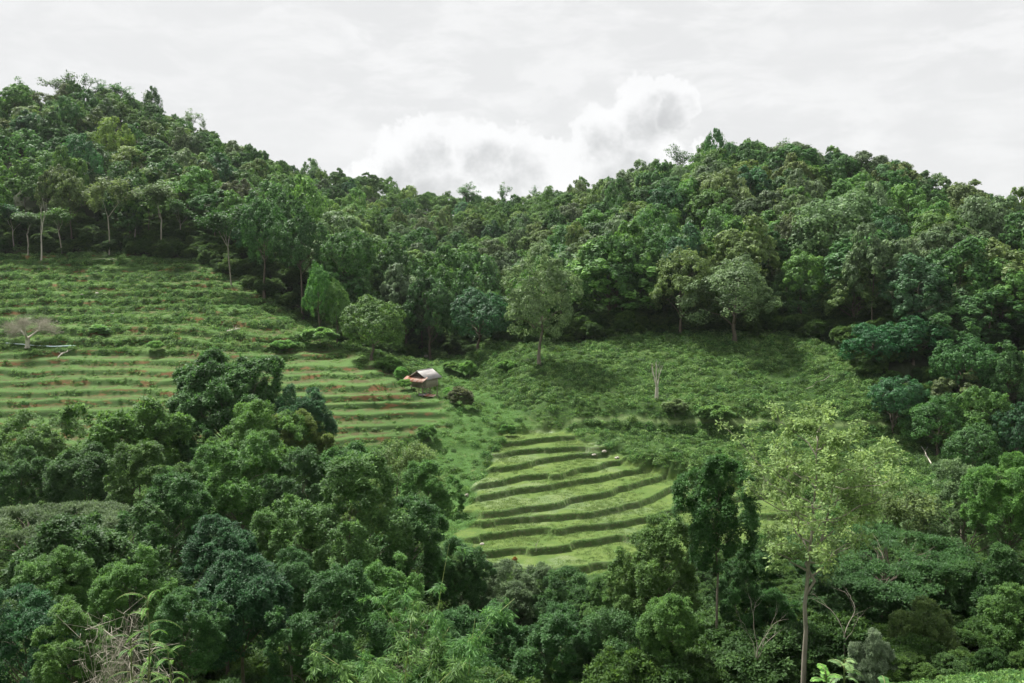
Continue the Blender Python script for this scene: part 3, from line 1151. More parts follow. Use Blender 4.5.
def tree_px(px, top, wpx, Y, kind, colour, label, name='broadleaf_tree', group=None, rz=None, wscale=1.0, minH=3.0, protos=None, cat='tree', keep=None):
    """stand a tree where the photograph shows it: picture column, top of crown, crown width, distance"""
    P = at(px, top, Y)
    gz = float(height(np.array([P[0]]), np.array([P[1]]))[0])
    H = max(minH, P[2] - gz)
    Wd = wpx / F * Y * wscale
    pr = (protos or NP_)[kind]
    return plant_tree(pr, name, P[0], P[1], H, Wd, CRNG.uniform(0, 6.28) if rz is None else rz, tuple(q * (.98 if Y < 105 and colour != 'pale yellow-green' else 1.0) for q in jit(PAL[colour], CRNG, .06)), label, group, cat, keep=keep)


# ------------------------------------------------------------------ trees one by one
# valley and treeline
MPd = {i: p for i, p in enumerate(MP)}
EDd = {i: p for i, p in enumerate(EDGE)}
PId = {i: p for i, p in enumerate(PINE)}
G_EDGE = 'trees along the upper edge of the terraced field'
for px, top, w, Y, k, c, lb in [
    (106, 178, 46, 193, 0, 'olive green', 'tall tree with a pale straight trunk at the top edge of the terraced field'),
    (132, 192, 30, 197, 1, 'grey-green', 'slim pale-trunked tree right of the tallest straight-trunked tree at the field edge'),
    (160, 184, 38, 193, 2, 'grey-green', 'pale-trunked tree in the middle of the terraced field top edge'),
    (180, 200, 34, 199, 3, 'dark green', 'thin dark-crowned tree set back behind the top edge of the field'),
    (229, 205, 44, 176, 1, 'dark green', 'leaning pale-trunked tree where the field edge starts to slope down'),
    (12, 205, 40, 196, 3, 'deep bluish green', 'dark tree at the far left end of the field treeline'),
    (26, 212, 34, 192, 2, 'grey-green', 'small layered tree left of the bare pale tree'),
    (60, 208, 40, 193, 0, 'mid green', 'small open tree just right of the bare pale tree above the field'),
]:
    tree_px(px, top, w, Y, k, c, lb, group=G_EDGE, protos=EDd)

for px, top, w, Y, k, c, lb in [
    (262, 200, 46, 172, 0, 'dark green', 'big dark tree standing at the sloping right edge of the terraced field'),
    (300, 212, 50, 167, 2, 'dark green', 'dark tree behind the bright green column tree'),
    (345, 228, 56, 163, 4, 'dark green', 'broad dark tree above the round green tree'),
    (371, 298, 62, 143, 0, 'mid green', 'round green tree between the terraces and the hut'),
    (429, 272, 62, 168, 2, 'dark green', 'very dark round tree at the head of the valley behind the hut'),
    (478, 290, 60, 160, 0, 'deep bluish green', 'dark bluish round tree left of the tall light green valley tree'),
    (392, 245, 50, 178, 2, 'dark green', 'dark rounded tree rising left of the valley head'),
    (610, 240, 62, 158, 1, 'dark green', 'dark tree at the top edge of the pasture right of the tall light tree'),
    (650, 232, 60, 162, 0, 'dark green', 'dark wide tree behind the middle of the pasture top edge'),
    (682, 254, 62, 152, 1, 'olive green', 'olive round tree at the pasture top edge, left one of a pale pair'),
    (736, 262, 84, 147, 1, 'grey-green', 'wide pale grey-green tree overhanging the pasture top edge'),
    (840, 195, 98, 168, 0, 'grey-green', 'largest pale rounded tree rising out of the right-hand forest'),
    (856, 268, 60, 148, 1, 'olive green', 'slim pale olive tree at the right end of the pasture'),
    (800, 275, 50, 155, 3, 'dark green', 'dark tree between the two pale trees at the pasture edge'),
    (945, 222, 80, 158, 4, 'grey-green', 'broad grey-green tree in the right-hand forest near the frame edge'),
    (955, 290, 60, 140, 1, 'grey-green', 'pale pointed tree above the emerald thicket on the right'),
    (1005, 262, 74, 136, 0, 'mid green', 'mid green tree cut by the right side of the picture'),
    (915, 318, 58, 130, 2, 'emerald green', 'emerald green tree in the thicket right of the pasture'),
    (873, 325, 58, 132, 0, 'emerald green', 'emerald tree at the corner where pasture meets thicket'),
    (965, 335, 66, 122, 4, 'dark green', 'dark spreading tree in the thicket below the pale pointed tree'),
    (895, 375, 56, 119, 4, 'deep bluish green', 'low dark tree in the shade below the emerald trees'),
    (1012, 345, 56, 118, 2, 'dark green', 'dark tree at the right edge above the lower shrubs'),
    (985, 385, 60, 112, 4, 'mid green', 'low spreading tree above the pale leaning branch on the right'),
    (940, 398, 60, 113, 1, 'dark green', 'dark low tree above the bare slanting trunk'),
    (1020, 405, 44, 108, 2, 'deep bluish green', 'bluish low tree at the right edge under the dark one'),
    (975, 425, 50, 105, 0, 'dark green', 'small dark tree at the foot of the thicket on the right'),
]:
    tree_px(px, top, w, Y, k, c, lb, protos=MPd, keep=2.0 if px in (682, 736, 840, 856, 955, 945, 371, 429, 478) else 1.3)

tree_px(540, 250, 70, 141, 'valley', 'light green', 'tall light green tree with a bare slanting trunk in front of the forest', protos={
    'valley': make_proto(101, 18, 11, .2, 26, 20, 46, .34, 'full', .34, bark=MB_BROWN, r0=.3)})

# bright feathery column beside the field
tree_px(318, 267, 32, 152, 1, 'bright green', 'bright green column-shaped tree at the right edge of the upper terraces', name='columnar_tree', protos=MPd)
tree_px(336, 283, 24, 151, 1, 'mid green', 'shorter green tree right behind the green column tree', name='columnar_tree', protos=MPd)

# foreground trees
FG = [
    (225, 350, 120, 100, 'big', 'dark green', 'big dark glossy tree standing in front of the lower terraces'),
    (303, 392, 60, 97, 'dense', 'deep bluish green', 'small bluish-green tree right of the big dark tree at the terraces'),
    (128, 398, 118, 88, 'big', 'mid green', 'drooping broad-leaved tree left and below the big dark tree'),
    (258, 414, 96, 90, 'fine', 'mid green', 'feathery light green tree just below the big dark tree'),
    (300, 418, 60, 93, 'fine', 'yellow-green', 'small feathery yellow-green tree below the bluish tree'),
    (28, 424, 96, 92, 'fine', 'mid green', 'low green tree at the left edge just under the terraces'),
    (20, 458, 70, 82, 'dense', 'dark green', 'dark flat-topped tree at the left edge'),
    (82, 448, 76, 80, 'lumpy', 'dark green', 'dark tree left of the drooping broad-leaved tree'),
    (150, 455, 84, 76, 'round', 'mid green', 'round mid green tree below the drooping broad-leaved tree'),
    (196, 470, 70, 78, 'fine', 'bright green', 'fine bright tree between the two middle dark trees'),
    (240, 444, 96, 74, 'dense', 'mid green', 'dome-shaped green tree in the middle of the left foreground'),
    (345, 446, 76, 74, 'lumpy', 'bright green', 'bright round-leaved tree below the right end of the terraces'),
    (300, 462, 70, 72, 'round', 'dark green', 'dark tree left of the bright round-leaved tree'),
    (400, 438, 70, 76, 'loose', 'olive green', 'open olive tree nearest the grassy bank of the rice paddies'),
    (430, 470, 60, 72, 'round', 'mid green', 'mid green tree against the left side of the rice paddies'),
    (40, 500, 150, 60, 'flat', 'grey-green', 'flat-topped feathery pale tree at the left edge'),
    (88, 512, 160, 50, 'big', 'dark green', 'large dark rounded tree filling the lower left'),
    (168, 488, 92, 60, 'round', 'dark green', 'dark tree right of the flat feathery tree'),
    (222, 520, 90, 56, 'lumpy', 'deep bluish green', 'bluish lumpy tree left of the tall central foreground tree'),
    (345, 478, 124, 55, 'round', 'mid green', 'tall broad green tree in the left centre foreground'),
    (282, 508, 80, 58, 'dense', 'mid green', 'green tree left of the tall broad foreground tree'),
    (240, 560, 110, 42, 'lumpy', 'deep bluish green', 'dark bluish tree at the bottom of the picture left of centre'),
    (408, 510, 90, 60, 'round', 'dark green', 'dark tree between the tall broad tree and the paddies'),
    (455, 548, 70, 62, 'fine', 'dark green', 'low dark tree at the lower left corner of the rice paddies'),
    (330, 590, 110, 40, 'round', 'dark green', 'dark leafy tree at the bottom edge below the tall broad tree'),
    (20, 600, 110, 40, 'dense', 'deep bluish green', 'dark tree in the bottom left corner'),
    (510, 572, 90, 64, 'fine', 'grey-green', 'grey-green bushy tree below the lowest rice terrace'),
    (570, 578, 80, 62, 'dense', 'dark green', 'dark bushy tree under the middle of the lowest rice terrace'),
    (612, 582, 70, 60, 'fine', 'mid green', 'small leafy tree below the right half of the rice terraces'),
    (480, 610, 100, 52, 'dense', 'dark green', 'dark tree at the bottom right of the bamboo'),
    (560, 618, 100, 50, 'round', 'dark green', 'dark tree at the bottom centre'),
    (660, 528, 88, 54, 'round', 'mid green', 'yellowish-green leafy tree right of the lowest rice terrace'),
    (620, 610, 80, 48, 'loose', 'dark green', 'open dark tree at the bottom right of centre'),
    (668, 596, 70, 47, 'lumpy', 'mid green', 'leafy tree left of the slim dark tree trunk'),
    (719, 462, 58, 50, 'narrow', 'dark green', 'slim dark tree with a tall bare trunk left of the pale tree'),
    (770, 600, 90, 50, 'fine', 'dark green', 'dark undergrowth tree left of the pale tree trunk'),
    (898, 478, 110, 57, 'loose', 'olive green', 'open olive tree right behind the tall pale tree'),
    (885, 530, 170, 50, 'flat', 'dark green', 'dark spreading flat tree under the open olive crown'),
    (850, 560, 110, 52, 'dense', 'dark green', 'dark dense tree behind the pale tree trunk'),
    (945, 556, 90, 50, 'lumpy', 'dark green', 'dark tree below the grey-green tree on the right'),
    (965, 470, 96, 62, 'dense', 'grey-green', 'grey-green leafy tree near the right edge'),
    (1016, 466, 90, 52, 'fine', 'mid green', 'soft green tree cut by the right edge'),
    (1000, 560, 70, 46, 'shrub', 'dark green', 'dark bush below the soft green tree at the right edge'),
    (1015, 605, 70, 38, 'shrub', 'mid green', 'leafy bush at the lower right corner above the grass'),
    (60, 560, 90, 46, 'fine', 'mid green', 'green leafy tree in front of the large dark rounded tree'),
    (130, 560, 80, 44, 'dense', 'mid green', 'leafy tree between the large dark tree and the lower bluish tree'),
    (185, 600, 80, 38, 'round', 'dark green', 'dark tree at the bottom edge behind the saplings'),
    (290, 560, 80, 50, 'fine', 'dark green', 'fine-leaved dark tree right of the lower bluish tree'),
    (385, 560, 80, 50, 'big', 'mid green', 'broad-leaved tree above the bamboo'),
    (70, 620, 80, 36, 'round', 'mid green', 'leafy tree at the bottom edge left of the bare twigs'),
    (270, 440, 60, 84, 'round', 'mid green', 'round tree between the feathery trees and the bright one'),
    (370, 490, 70, 64, 'fine', 'yellow-green', 'yellowish fine tree beside the tall broad foreground tree'),
    (180, 425, 70, 92, 'fine', 'dark green', 'fine dark tree at the foot of the big dark tree'),
    (745, 560, 60, 52, 'round', 'dark green', 'dark tree between the slim tree and the pale tree'),
    (640, 560, 60, 56, 'fine', 'yellow-green', 'small yellowish tree at the right end of the lowest terrace'),
    (925, 612, 60, 40, 'shrub', 'olive green', 'low olive bush at the edge of the grass corner'),
]
for px, top, w, Y, k, c, lb in FG:
    tree_px(px, top, w, Y, k, c, lb, name='bush' if k == 'shrub' else 'broadleaf_tree', cat='bush' if k == 'shrub' else 'tree', keep=None if k == 'shrub' else 1.15 if k not in ('narrow', 'flat') else 1.3)

tree_px(812, 404, 168, 43, 'airy', 'pale yellow-green', 'tall airy tree with pale yellow-green leaves and forked trunk', name='broadleaf_tree', rz=.6)

# ridge-line emergent trees
for px, top, w, Y, k, c, lb in [
    (22, 80, 26, 303, 0, 'dark green', 'pine-like tree at the left end of the hilltop skyline'),
    (62, 74, 30, 300, 1, 'dark green', 'tall tree on the highest point of the left hilltop skyline'),
    (84, 75, 24, 302, 2, 'dark green', 'feathery tree right of the highest hilltop tree'),
    (104, 82, 22, 302, 0, 'dark green', 'small pine-like tree between hilltop crowns'),
    (118, 84, 26, 303, 1, 'dark green', 'open tree at the right shoulder of the left hilltop'),
    (142, 92, 24, 303, 2, 'grey-green', 'layered tree just below the left hilltop'),
    (191, 110, 18, 307, 0, 'grey-green', 'lone tall tree sticking out halfway down the left skyline'),
    (206, 120, 14, 309, 2, 'grey-green', 'smaller tree right of the lone skyline tree'),
    (466, 184, 24, 385, 1, 'dark green', 'round dark tree breaking the saddle skyline under the clouds'),
    (537, 188, 14, 391, 2, 'dark green', 'small tree at the lowest point of the saddle skyline'),
    (504, 184, 14, 390, 0, 'dark green', 'thin tree on the saddle skyline left of its lowest point'),
    (680, 146, 24, 312, 1, 'dark green', 'dark tree on the rising skyline of the right hill'),
    (727, 136, 24, 294, 0, 'dark green', 'open twiggy tree on top of the right hill'),
    (791, 140, 22, 280, 2, 'dark green', 'dark tree on the right hilltop skyline'),
]:
    tree_px(px, top - 3, w, Y, k, c, lb, protos=PId, minH=6 if Y > 340 else 9)


# the closed forest on the hills
def build_forest():
    rng = np.random.RandomState(2024)
    pts = []
    sp = 8.6
    rows_ = list(np.arange(104, 250, sp)) + list(np.arange(250, 440, 6.8))
    for gy in rows_:
        for gx in np.arange(-300, 300, sp if gy < 250 else 6.8):
            x = gx + rng.uniform(-.48, .48) * sp
            y = gy + rng.uniform(-.48, .48) * sp
            pts.append((x, y))
    pts = np.array(pts)
    z = height(pts[:, 0], pts[:, 1])
    px, py, dep = project(pts[:, 0], pts[:, 1], z)
    ty = np.interp(px, *TREELINE) + 3
    keep = (pts[:, 1] > ty) & (px > -260) & (px < 1284)
    pts, z, px = pts[keep], z[keep], px[keep]
    n = len(pts)
    side = smooth((px - 480) / 120)
    big = snoise(pts[:, 0], pts[:, 1], 45, 71)
    k = rng.randint(0, len(FP), n)
    Wd = rng.uniform(6.6, 11.0, n) + side * rng.uniform(0, 3.0, n) + (rng.uniform(0, 1, n) < .15) * rng.uniform(1.5, 4, n)
    front = np.clip(1 - (pts[:, 1] - np.interp(px, *TREELINE)) / 40, 0, 1)
    Hh = np.clip(rng.normal(11.3, 2.3, n), 7, 17) * (1 + .12 * big) + (rng.uniform(0, 1, n) < .05) * 3 + side * 1.5 + front * 2.0
    far_ = 1 - .24 * smooth((pts[:, 1] - 235) / 70)
    Wd *= far_
    Hh *= far_
    lowright = (px > 860) & (pts[:, 1] < 135)
    Hh = np.where(lowright, Hh * .62, Hh)
    Wd = np.where(lowright, Wd * .85, Wd)
    rz = rng.uniform(0, 6.283, n)
    # ridge horizon, to know which trees the photo shows at all
    az = np.linspace(-.7, .7, 141)
    yy = np.arange(100, 480, 3.0)
    AX, YY = np.meshgrid(np.tan(az), yy)
    ZZ = base_z(AX * YY, YY)
    el = np.maximum.accumulate(ZZ / YY, axis=0)
    # painted visibility, near to far
    s = 2
    buf = np.zeros((H_ // s + 1, W // s + 1), bool)
    vis = np.zeros(n)
    order = np.argsort(pts[:, 1])
    for i in order:
        x, y = pts[i]
        ai = int(np.clip(np.interp(math.atan2(x, y), az, np.arange(141)), 0, 140))
        yi = int(np.clip((y - 100) / 3 - 2, 0, len(yy) - 1))
        zt = z[i] + Hh[i]
        if zt / y < el[yi, ai]:
            continue
        zc = z[i] + Hh[i] * .6
        cx, cy, d = project(x, y, zc)
        rx = Wd[i] / 2 / d * F / s
        ry = Hh[i] * .42 / d * F / s
        cx, cy = float(cx) / s, float(cy) / s
        x0, x1 = int(max(0, cx - rx)), int(min(buf.shape[1], cx + rx + 1))
        y0, y1 = int(max(0, cy - ry)), int(min(buf.shape[0], cy + ry + 1))
        if x1 <= x0 or y1 <= y0:
            continue
        Yg, Xg = np.mgrid[y0:y1, x0:x1]
        m = ((Xg - cx) / rx) ** 2 + ((Yg - cy) / ry) ** 2 < 1
        sub = buf[y0:y1, x0:x1]
        vis[i] = (m & ~sub).sum()
        sub |= m
    names = ['dark green', 'mid green', 'olive green', 'grey-green', 'yellow-green', 'deep bluish green', 'brownish olive']
    pr_ = np.array([.27, .27, .13, .17, .04, .09, .03])
    cn = rng.choice(len(names), n, p=pr_)
    rank = np.argsort(-vis)
    NIND = 205
    ind = rank[:NIND]
    shape_w = ['round-crowned', 'round-crowned', 'tall', 'broad', 'lumpy', 'narrow', 'wide domed']
    rows = []
    for i in ind:
        x, y = pts[i]
        t = plant_tree(FP[k[i]], 'forest_tree', x, y, Hh[i], Wd[i], rz[i], jit(PAL[names[cn[i]]], rng, .13), None, None, z=z[i], sink=.5)
        cx, cy, d = project(x, y, z[i] + Hh[i] * .7)
        rows.append((t, float(cx), float(cy), names[cn[i]], shape_w[k[i]], Wd[i], vis[i]))
    rest = np.setdiff1d(np.arange(n), ind)
    P = np.stack([pts[rest, 0], pts[rest, 1], z[rest] - .5], 1)
    pr = [p.crown for p in STUFF_P]
    sc = np.array([(Wd[i] / STUFF_P[k[i]].W, Wd[i] / STUFF_P[k[i]].W, (Hh[i] + .5) / STUFF_P[k[i]].H) for i in rest])
    rot = np.stack([np.zeros(len(rest)), np.zeros(len(rest)), rz[rest]], 1)
    instancer('forest_canopy', 'closed forest canopy covering the hills behind the single trees', pr, P, rot, sc, k[rest])
    print('FOREST', n, 'individual', len(ind), 'min vis', vis[ind].min() * 4, 'visible total', (vis > 0).sum())
    return rows


FROWS = build_forest()
HILL_ZONES = [
    ('on the left hill', 0, 330), ('in the saddle between the hills', 330, 600), ('on the right hill', 600, 2000)]


def label_forest(rows):
    """every forest tree is described by its colour, its shape and where it stands among named neighbours"""
    marks = [(90, 85, 'the left hilltop skyline'), (190, 125, 'the lone skyline tree on the left hill'), (106, 225, 'the tallest pale-trunked tree'),
             (40, 225, 'the bare pale tree'), (262, 215, 'the sloping field edge'), (371, 330, 'the round green tree by the hut'),
             (318, 300, 'the bright green column tree'), (466, 190, 'the round tree on the saddle skyline'), (540, 280, 'the tall light valley tree'),
             (429, 300, 'the dark tree behind the hut'), (640, 160, 'the rising right skyline'), (727, 145, 'the twiggy right hilltop tree'),
             (840, 230, 'the largest pale forest tree'), (736, 300, 'the wide tree overhanging the pasture'), (945, 245, 'the broad grey-green tree near the frame'),
             (915, 345, 'the emerald thicket'), (300, 165, 'the falling left skyline'), (560, 205, 'the lowest dip of the skyline'), (910, 165, 'the descending right skyline'),
             (20, 160, 'the left border of the picture'), (1005, 200, 'the right border of the picture'), (680, 250, 'the olive tree of the pasture edge'),
             (500, 240, 'the middle of the saddle forest'), (180, 190, 'the middle of the left hill forest')]
    dirs = ['right of', 'upper right of', 'above', 'upper left of', 'left of', 'lower left of', 'below', 'lower right of']
    used = {}
    ords = ['nearest', 'second', 'third', 'fourth', 'fifth', 'sixth', 'seventh', 'eighth', 'ninth', 'tenth', 'eleventh', 'twelfth']
    info = []
    for r in rows:
        t, cx, cy, c, s, w, v = r
        j = min(range(len(marks)), key=lambda q: (marks[q][0] - cx) ** 2 + (marks[q][1] - cy) ** 2)
        mx, my, mn = marks[j]
        dx, dy = cx - mx, my - cy
        k = int(round(math.atan2(dy, dx) / (math.pi / 4))) % 8
        info.append((math.hypot(dx, dy), (c, s, dirs[k], mn), r))
    info.sort(key=lambda q: q[0])
    for d, key, r in info:
        n = used.get(key, 0)
        used[key] = n + 1
        c, s, dr, mn = key
        tot = sum(1 for q in info if q[1] == key)
        o = '' if tot == 1 else ords[min(n, 11)] + ' '
        tag(r[0], '%s%s %s tree %s %s' % (o, c, s, dr, mn), 'tree', 'forest trees covering the hills')


label_forest(FROWS)


# ------------------------------------------------------------------ ground cover
def scatter_cover():
    rng = np.random.RandomState(9)
    weeds = [tuft_mesh(300 + i, ML_WEED, r=.55, h=.42, n=70, leaf=.26) for i in range(4)]
    tall = [tuft_mesh(310 + i, ML_WEED, r=.8, h=.9, n=150, leaf=.28) for i in range(3)]
    grass = [tuft_mesh(320 + i, ML_WEED, r=.5, h=.5, n=70, leaf=.035, blades=True) for i in range(3)]
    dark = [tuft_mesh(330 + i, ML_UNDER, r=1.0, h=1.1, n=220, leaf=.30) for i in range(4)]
    short = [tuft_mesh(340 + i, ML_WEED, r=.9, h=.35, n=90, leaf=.05, blades=True) for i in range(3)]
    pr = weeds + tall + grass + dark + short
    X, Y, S, K = [], [], [], []

    def add(x, y, s, k):
        X.append(x), Y.append(y), S.append(s), K.append(k)
    # open ground
    n = 240000
    x = rng.uniform(-125, 80, n)
    y = rng.uniform(84, 200, n)
    z, fm, pm, face, lip, pf, path = height(x, y, True)
    px, py, _ = project(x, y, z)
    ty = np.interp(px, *TREELINE)
    ok = (y < ty + 4) & (px > -60) & (px < 1080) & (pm < .5) & (path < .35)
    upper = (z > -14.8) & (fm > .5)
    lower = (z <= -14.8) & (fm > .5)
    other = fm <= .5
    dens = np.where(upper, .07 + 1.3 * face, np.where(lower, .04 + .9 * face, .72))
    lush = poly_sd(x, y, LUSH) > -.5
    dens = np.where(lush, .12, dens)
    clump = snoise(x, y, 7, 55) + .6 * snoise(x, y, 2.6, 56)
    dens = dens * np.clip(.6 + .6 * clump, .1, 2)
    sel = ok & (rng.uniform(0, 1, n) < dens)
    for i in np.where(sel)[0]:
        u = rng.uniform()
        if lower[i]:
            s = rng.uniform(.35, .75)
            kk = rng.randint(0, 4) if u < .6 else rng.randint(7, 10)
        elif upper[i]:
            s = rng.uniform(.4, 1.0)
            kk = rng.randint(0, 4) if u < .62 else (rng.randint(4, 7) if u < .84 else rng.randint(10, 14))
            if kk >= 10:
                s *= .7
        else:
            s = rng.uniform(.35, .95)
            kk = rng.randint(0, 4) if u < .50 else (rng.randint(4, 7) if u < .68 else (rng.randint(7, 10) if u < .80 else rng.randint(10, 14)))
            if kk >= 10:
                s *= .75
        add(x[i], y[i], s, kk)
    n = 2600
    x = rng.uniform(9, 34, n)
    y = rng.uniform(24, 38, n)
    zz = height(x, y)
    px, py, _ = project(x, y, zz)
    for i in np.where((px > 860) & (px < 1100))[0]:
        add(x[i], y[i], rng.uniform(.25, .6), rng.choice([0, 1, 2, 3, 7, 8, 9]))
    n = 150000
    x = rng.uniform(-125, 80, n)
    y = rng.uniform(80, 196, n)
    z, fm, pm, face, lip, pf, path = height(x, y, True)
    px, py, _ = project(x, y, z)
    ty = np.interp(px, *TREELINE)
    lower = (z <= -14.8) & (fm > .5)
    tr_ = terrace(base_z(x, y), x, y)[2]
    d = np.clip(.55 + .5 * snoise(x, y, 5, 57), .1, 1) * np.where(lower, .9 - .5 * face, .8)
    for i in np.where((y < ty) & (px > -40) & (px < 1060) & (pm < .5) & (path < .3) & ~(lower & (tr_ < .1)) & (rng.uniform(0, 1, n) < d))[0]:
        add(x[i], y[i], rng.uniform(.2, .36) if lower[i] else rng.uniform(.3, .7), 14 + rng.randint(0, 3))
    # paddy banks
    for kb, b in enumerate(BXY):
        m = 340
        t = rng.uniform(0, 1, m)
        xx = b[0, 0] + (b[-1, 0] - b[0, 0]) * t
        yy = np.interp(xx, b[:, 0], b[:, 1]) + rng.normal(size=m) * .09 + snoise(xx, np.interp(xx, b[:, 0], b[:, 1]), 12, 3) * .5 + bund_jog(xx, kb)
        sd_ = poly_sd(xx, yy, PADDY)
        for q in np.where(sd_ > -.5)[0]:
            kk = rng.choice([0, 1, 2, 3, 7, 8, 9])
            add(xx[q], yy[q], rng.uniform(.10, .26), kk)
    X, Y, S, K = map(np.array, (X, Y, S, K))
    Z = height(X, Y) - .06
    rot = np.stack([rng.normal(size=len(X)) * .1, rng.normal(size=len(X)) * .1, rng.uniform(0, 6.28, len(X))], 1)
    sc = S[:, None] * np.stack([rng.uniform(.8, 1.3, len(X)), rng.uniform(.8, 1.3, len(X)), rng.uniform(.6, 1.2, len(X))], 1)
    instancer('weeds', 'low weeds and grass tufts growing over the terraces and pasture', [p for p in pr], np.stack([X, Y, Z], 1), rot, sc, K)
    print('COVER', len(X))

    # young rice in the paddies
    rice = [tuft_mesh(350 + i, ML_RICE, r=.5, h=.34, n=46, leaf=.035, blades=True) for i in range(4)]
    n = 30000
    x = rng.uniform(-8, 40, n)
    y = rng.uniform(76, 122, n)
    z, fm, pm, face, lip, pf, path = height(x, y, True)
    d = .22 + .45 * snoise(x, y, 12, 88)
    sel = (pm > .9) & (pf < .25) & (lip < .35) & (rng.uniform(0, 1, n) < d)
    x, y, z = x[sel], y[sel], z[sel]
    m = len(x)
    rot = np.stack([np.zeros(m), np.zeros(m), rng.uniform(0, 6.28, m)], 1)
    s = rng.uniform(.4, .8, (m, 1)) * np.ones((m, 3))
    instancer('rice_seedlings', 'young rice seedlings standing in the paddies', rice, np.stack([x, y, z - .02], 1), rot, s, rng.randint(0, 4, m))
    print('RICE', m)

    # undergrowth below the foreground trees and along the forest edge
    bush = [make_proto(360 + i, 3, 4, .0, 16, 18, 34, .16, 'round', .40, mat=ML_UNDER, sides=4, nl=2, r0=.04, ros=3, aspect=2.2) for i in range(4)]
    X, Y, S = [], [], []
    n = 9000
    x = rng.uniform(-75, 60, n)
    y = rng.uniform(30, 84, n)
    z = height(x, y)
    px, py, _ = project(x, y, z)
    corner = (y < 35)
    sel = (px > -150) & (px < 1180) & ~corner & (py > 430)
    pm = poly_sd(x, y, PADDY) > -2.0
    sel &= ~pm
    S0 = np.minimum(rng.uniform(.45, 1.2, n), (-np.interp(px, [-200, 0, 300, 440, 470, 700, 760, 860, 930, 1030], [.40, .40, .40, .385, .395, .395, .41, .43, .455, .455]) * y - z) / 3.0)
    S0 = np.maximum(S0, np.where(py < 650, .45, .2))
    sel &= (y > 36) & ~((y < 45) & (px < 900)) & (S0 > .25)
    X += list(x[sel][:4200])
    Y += list(y[sel][:4200])
    S += list(S0[sel][:4200])
    n = 9500
    x = rng.uniform(-130, 110, n)
    y = rng.uniform(100, 215, n)
    z = height(x, y)
    px, py, _ = project(x, y, z)
    ty = np.interp(px, *TREELINE)
    sel = (y > ty - 1) & (y < ty + 34)
    X += list(x[sel])
    Y += list(y[sel])
    S += list(rng.uniform(.35, 1.0, sel.sum()))
    X, Y, S = map(np.array, (X, Y, S))
    Z = height(X, Y) - .2
    m = len(X)
    rot = np.stack([np.zeros(m), np.zeros(m), rng.uniform(0, 6.28, m)], 1)
    sc = S[:, None] * np.stack([rng.uniform(.8, 1.3, m), rng.uniform(.8, 1.3, m), rng.uniform(.7, 1.3, m)], 1)
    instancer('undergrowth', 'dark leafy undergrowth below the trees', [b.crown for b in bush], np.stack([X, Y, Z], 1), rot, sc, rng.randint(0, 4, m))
    print('UNDER', m)
    return bush


BUSH = scatter_cover()


# ------------------------------------------------------------------ simple materials for built things
def flat_mat(name, c1, c2, scale=4.0, rough=.8, spec=.2, stretch=(1, 1, 1), metal=0.0, lo=.35, hi=.65, c3=None):
    m, nt, out = new_mat(name)
    tc = N(nt, 'ShaderNodeTexCoord')
    mp = N(nt, 'ShaderNodeVectorMath', operation='MULTIPLY', ins={0: tc.outputs['Object'], 1: stretch}).outputs[0]
    n = NOISE(nt, mp, scale, 5, .6)
    c = MIX(nt, RAMP(nt, n, lo, hi), c1, c2)
    if c3:
        c = MIX(nt, RAMP(nt, NOISE(nt, mp, scale * .4, 4, .6), .5, .62), c, c3)
    bp = N(nt, 'ShaderNodeBump', ins={'Height': n, 'Strength': .4, 'Distance': .03})
    p = N(nt, 'ShaderNodeBsdfPrincipled', ins={'Base Color': c, 'Roughness': rough, 'Specular IOR Level': spec, 'Metallic': metal, 'Normal': bp.outputs[0]})
    nt.links.new(p.outputs[0], out.inputs[0])
    return m


M_TIN = flat_mat('grey_tin', (.26, .25, .245), (.40, .39, .38), 1.6, .75, .15, (1, .3, 1), c3=(.28, .19, .13))
M_RUST = flat_mat('rusty_tin', (.30, .115, .06), (.46, .33, .27), 1.5, .7, .3, (1.4, .35, 1), c3=(.30, .11, .055), lo=.4, hi=.55)
M_BAMBOO = flat_mat('woven_bamboo', (.30, .27, .215), (.46, .42, .35), 9, .85, .1, (4, 4, .6))
M_POST = flat_mat('weathered_post', (.16, .135, .10), (.30, .26, .2), 5, .9)
M_GABLE = flat_mat('dark_boards', (.05, .045, .038), (.10, .085, .07), 5, .9)  # gable ends, much darker in tone than the bamboo walls
M_ROCK = flat_mat('pale_rock', (.24, .22, .18), (.40, .38, .33), 2.5, .9)
M_PIPE = flat_mat('blue_white_pipe', (.50, .66, .74), (.66, .76, .80), 1.0, .5, .4)
M_STRAW = flat_mat('dry_straw', (.40, .33, .20), (.55, .48, .33), 6, .9)
M_TWIG = bark_mat('grey_twigs', (.28, .26, .20), (.44, .41, .33), 6)
M_CULM = flat_mat('bamboo_culm', (.26, .32, .10), (.44, .46, .20), 3, .5, .4)
M_STEM = flat_mat('green_stem', (.10, .16, .05), (.20, .22, .09), 5, .7)


def gz(x, y):
    return float(height(np.array([x], float), np.array([y], float))[0])


def foot(px, Y, py=350):
    P = at(px, py, Y)
    return float(P[0]), Y, gz(P[0], Y)


def foot_at(px, py):
    """where a picture point meets the finished ground"""
    d = ray(px, py)
    ys = np.arange(70, 230, .25)
    P = d[None] * (ys / d[1])[:, None]
    z = height(P[:, 0], P[:, 1])
    hit = np.where(P[:, 2] < z)[0]
    i = hit[0] if len(hit) else 200
    return float(P[i, 0]), float(P[i, 1]), float(z[i])


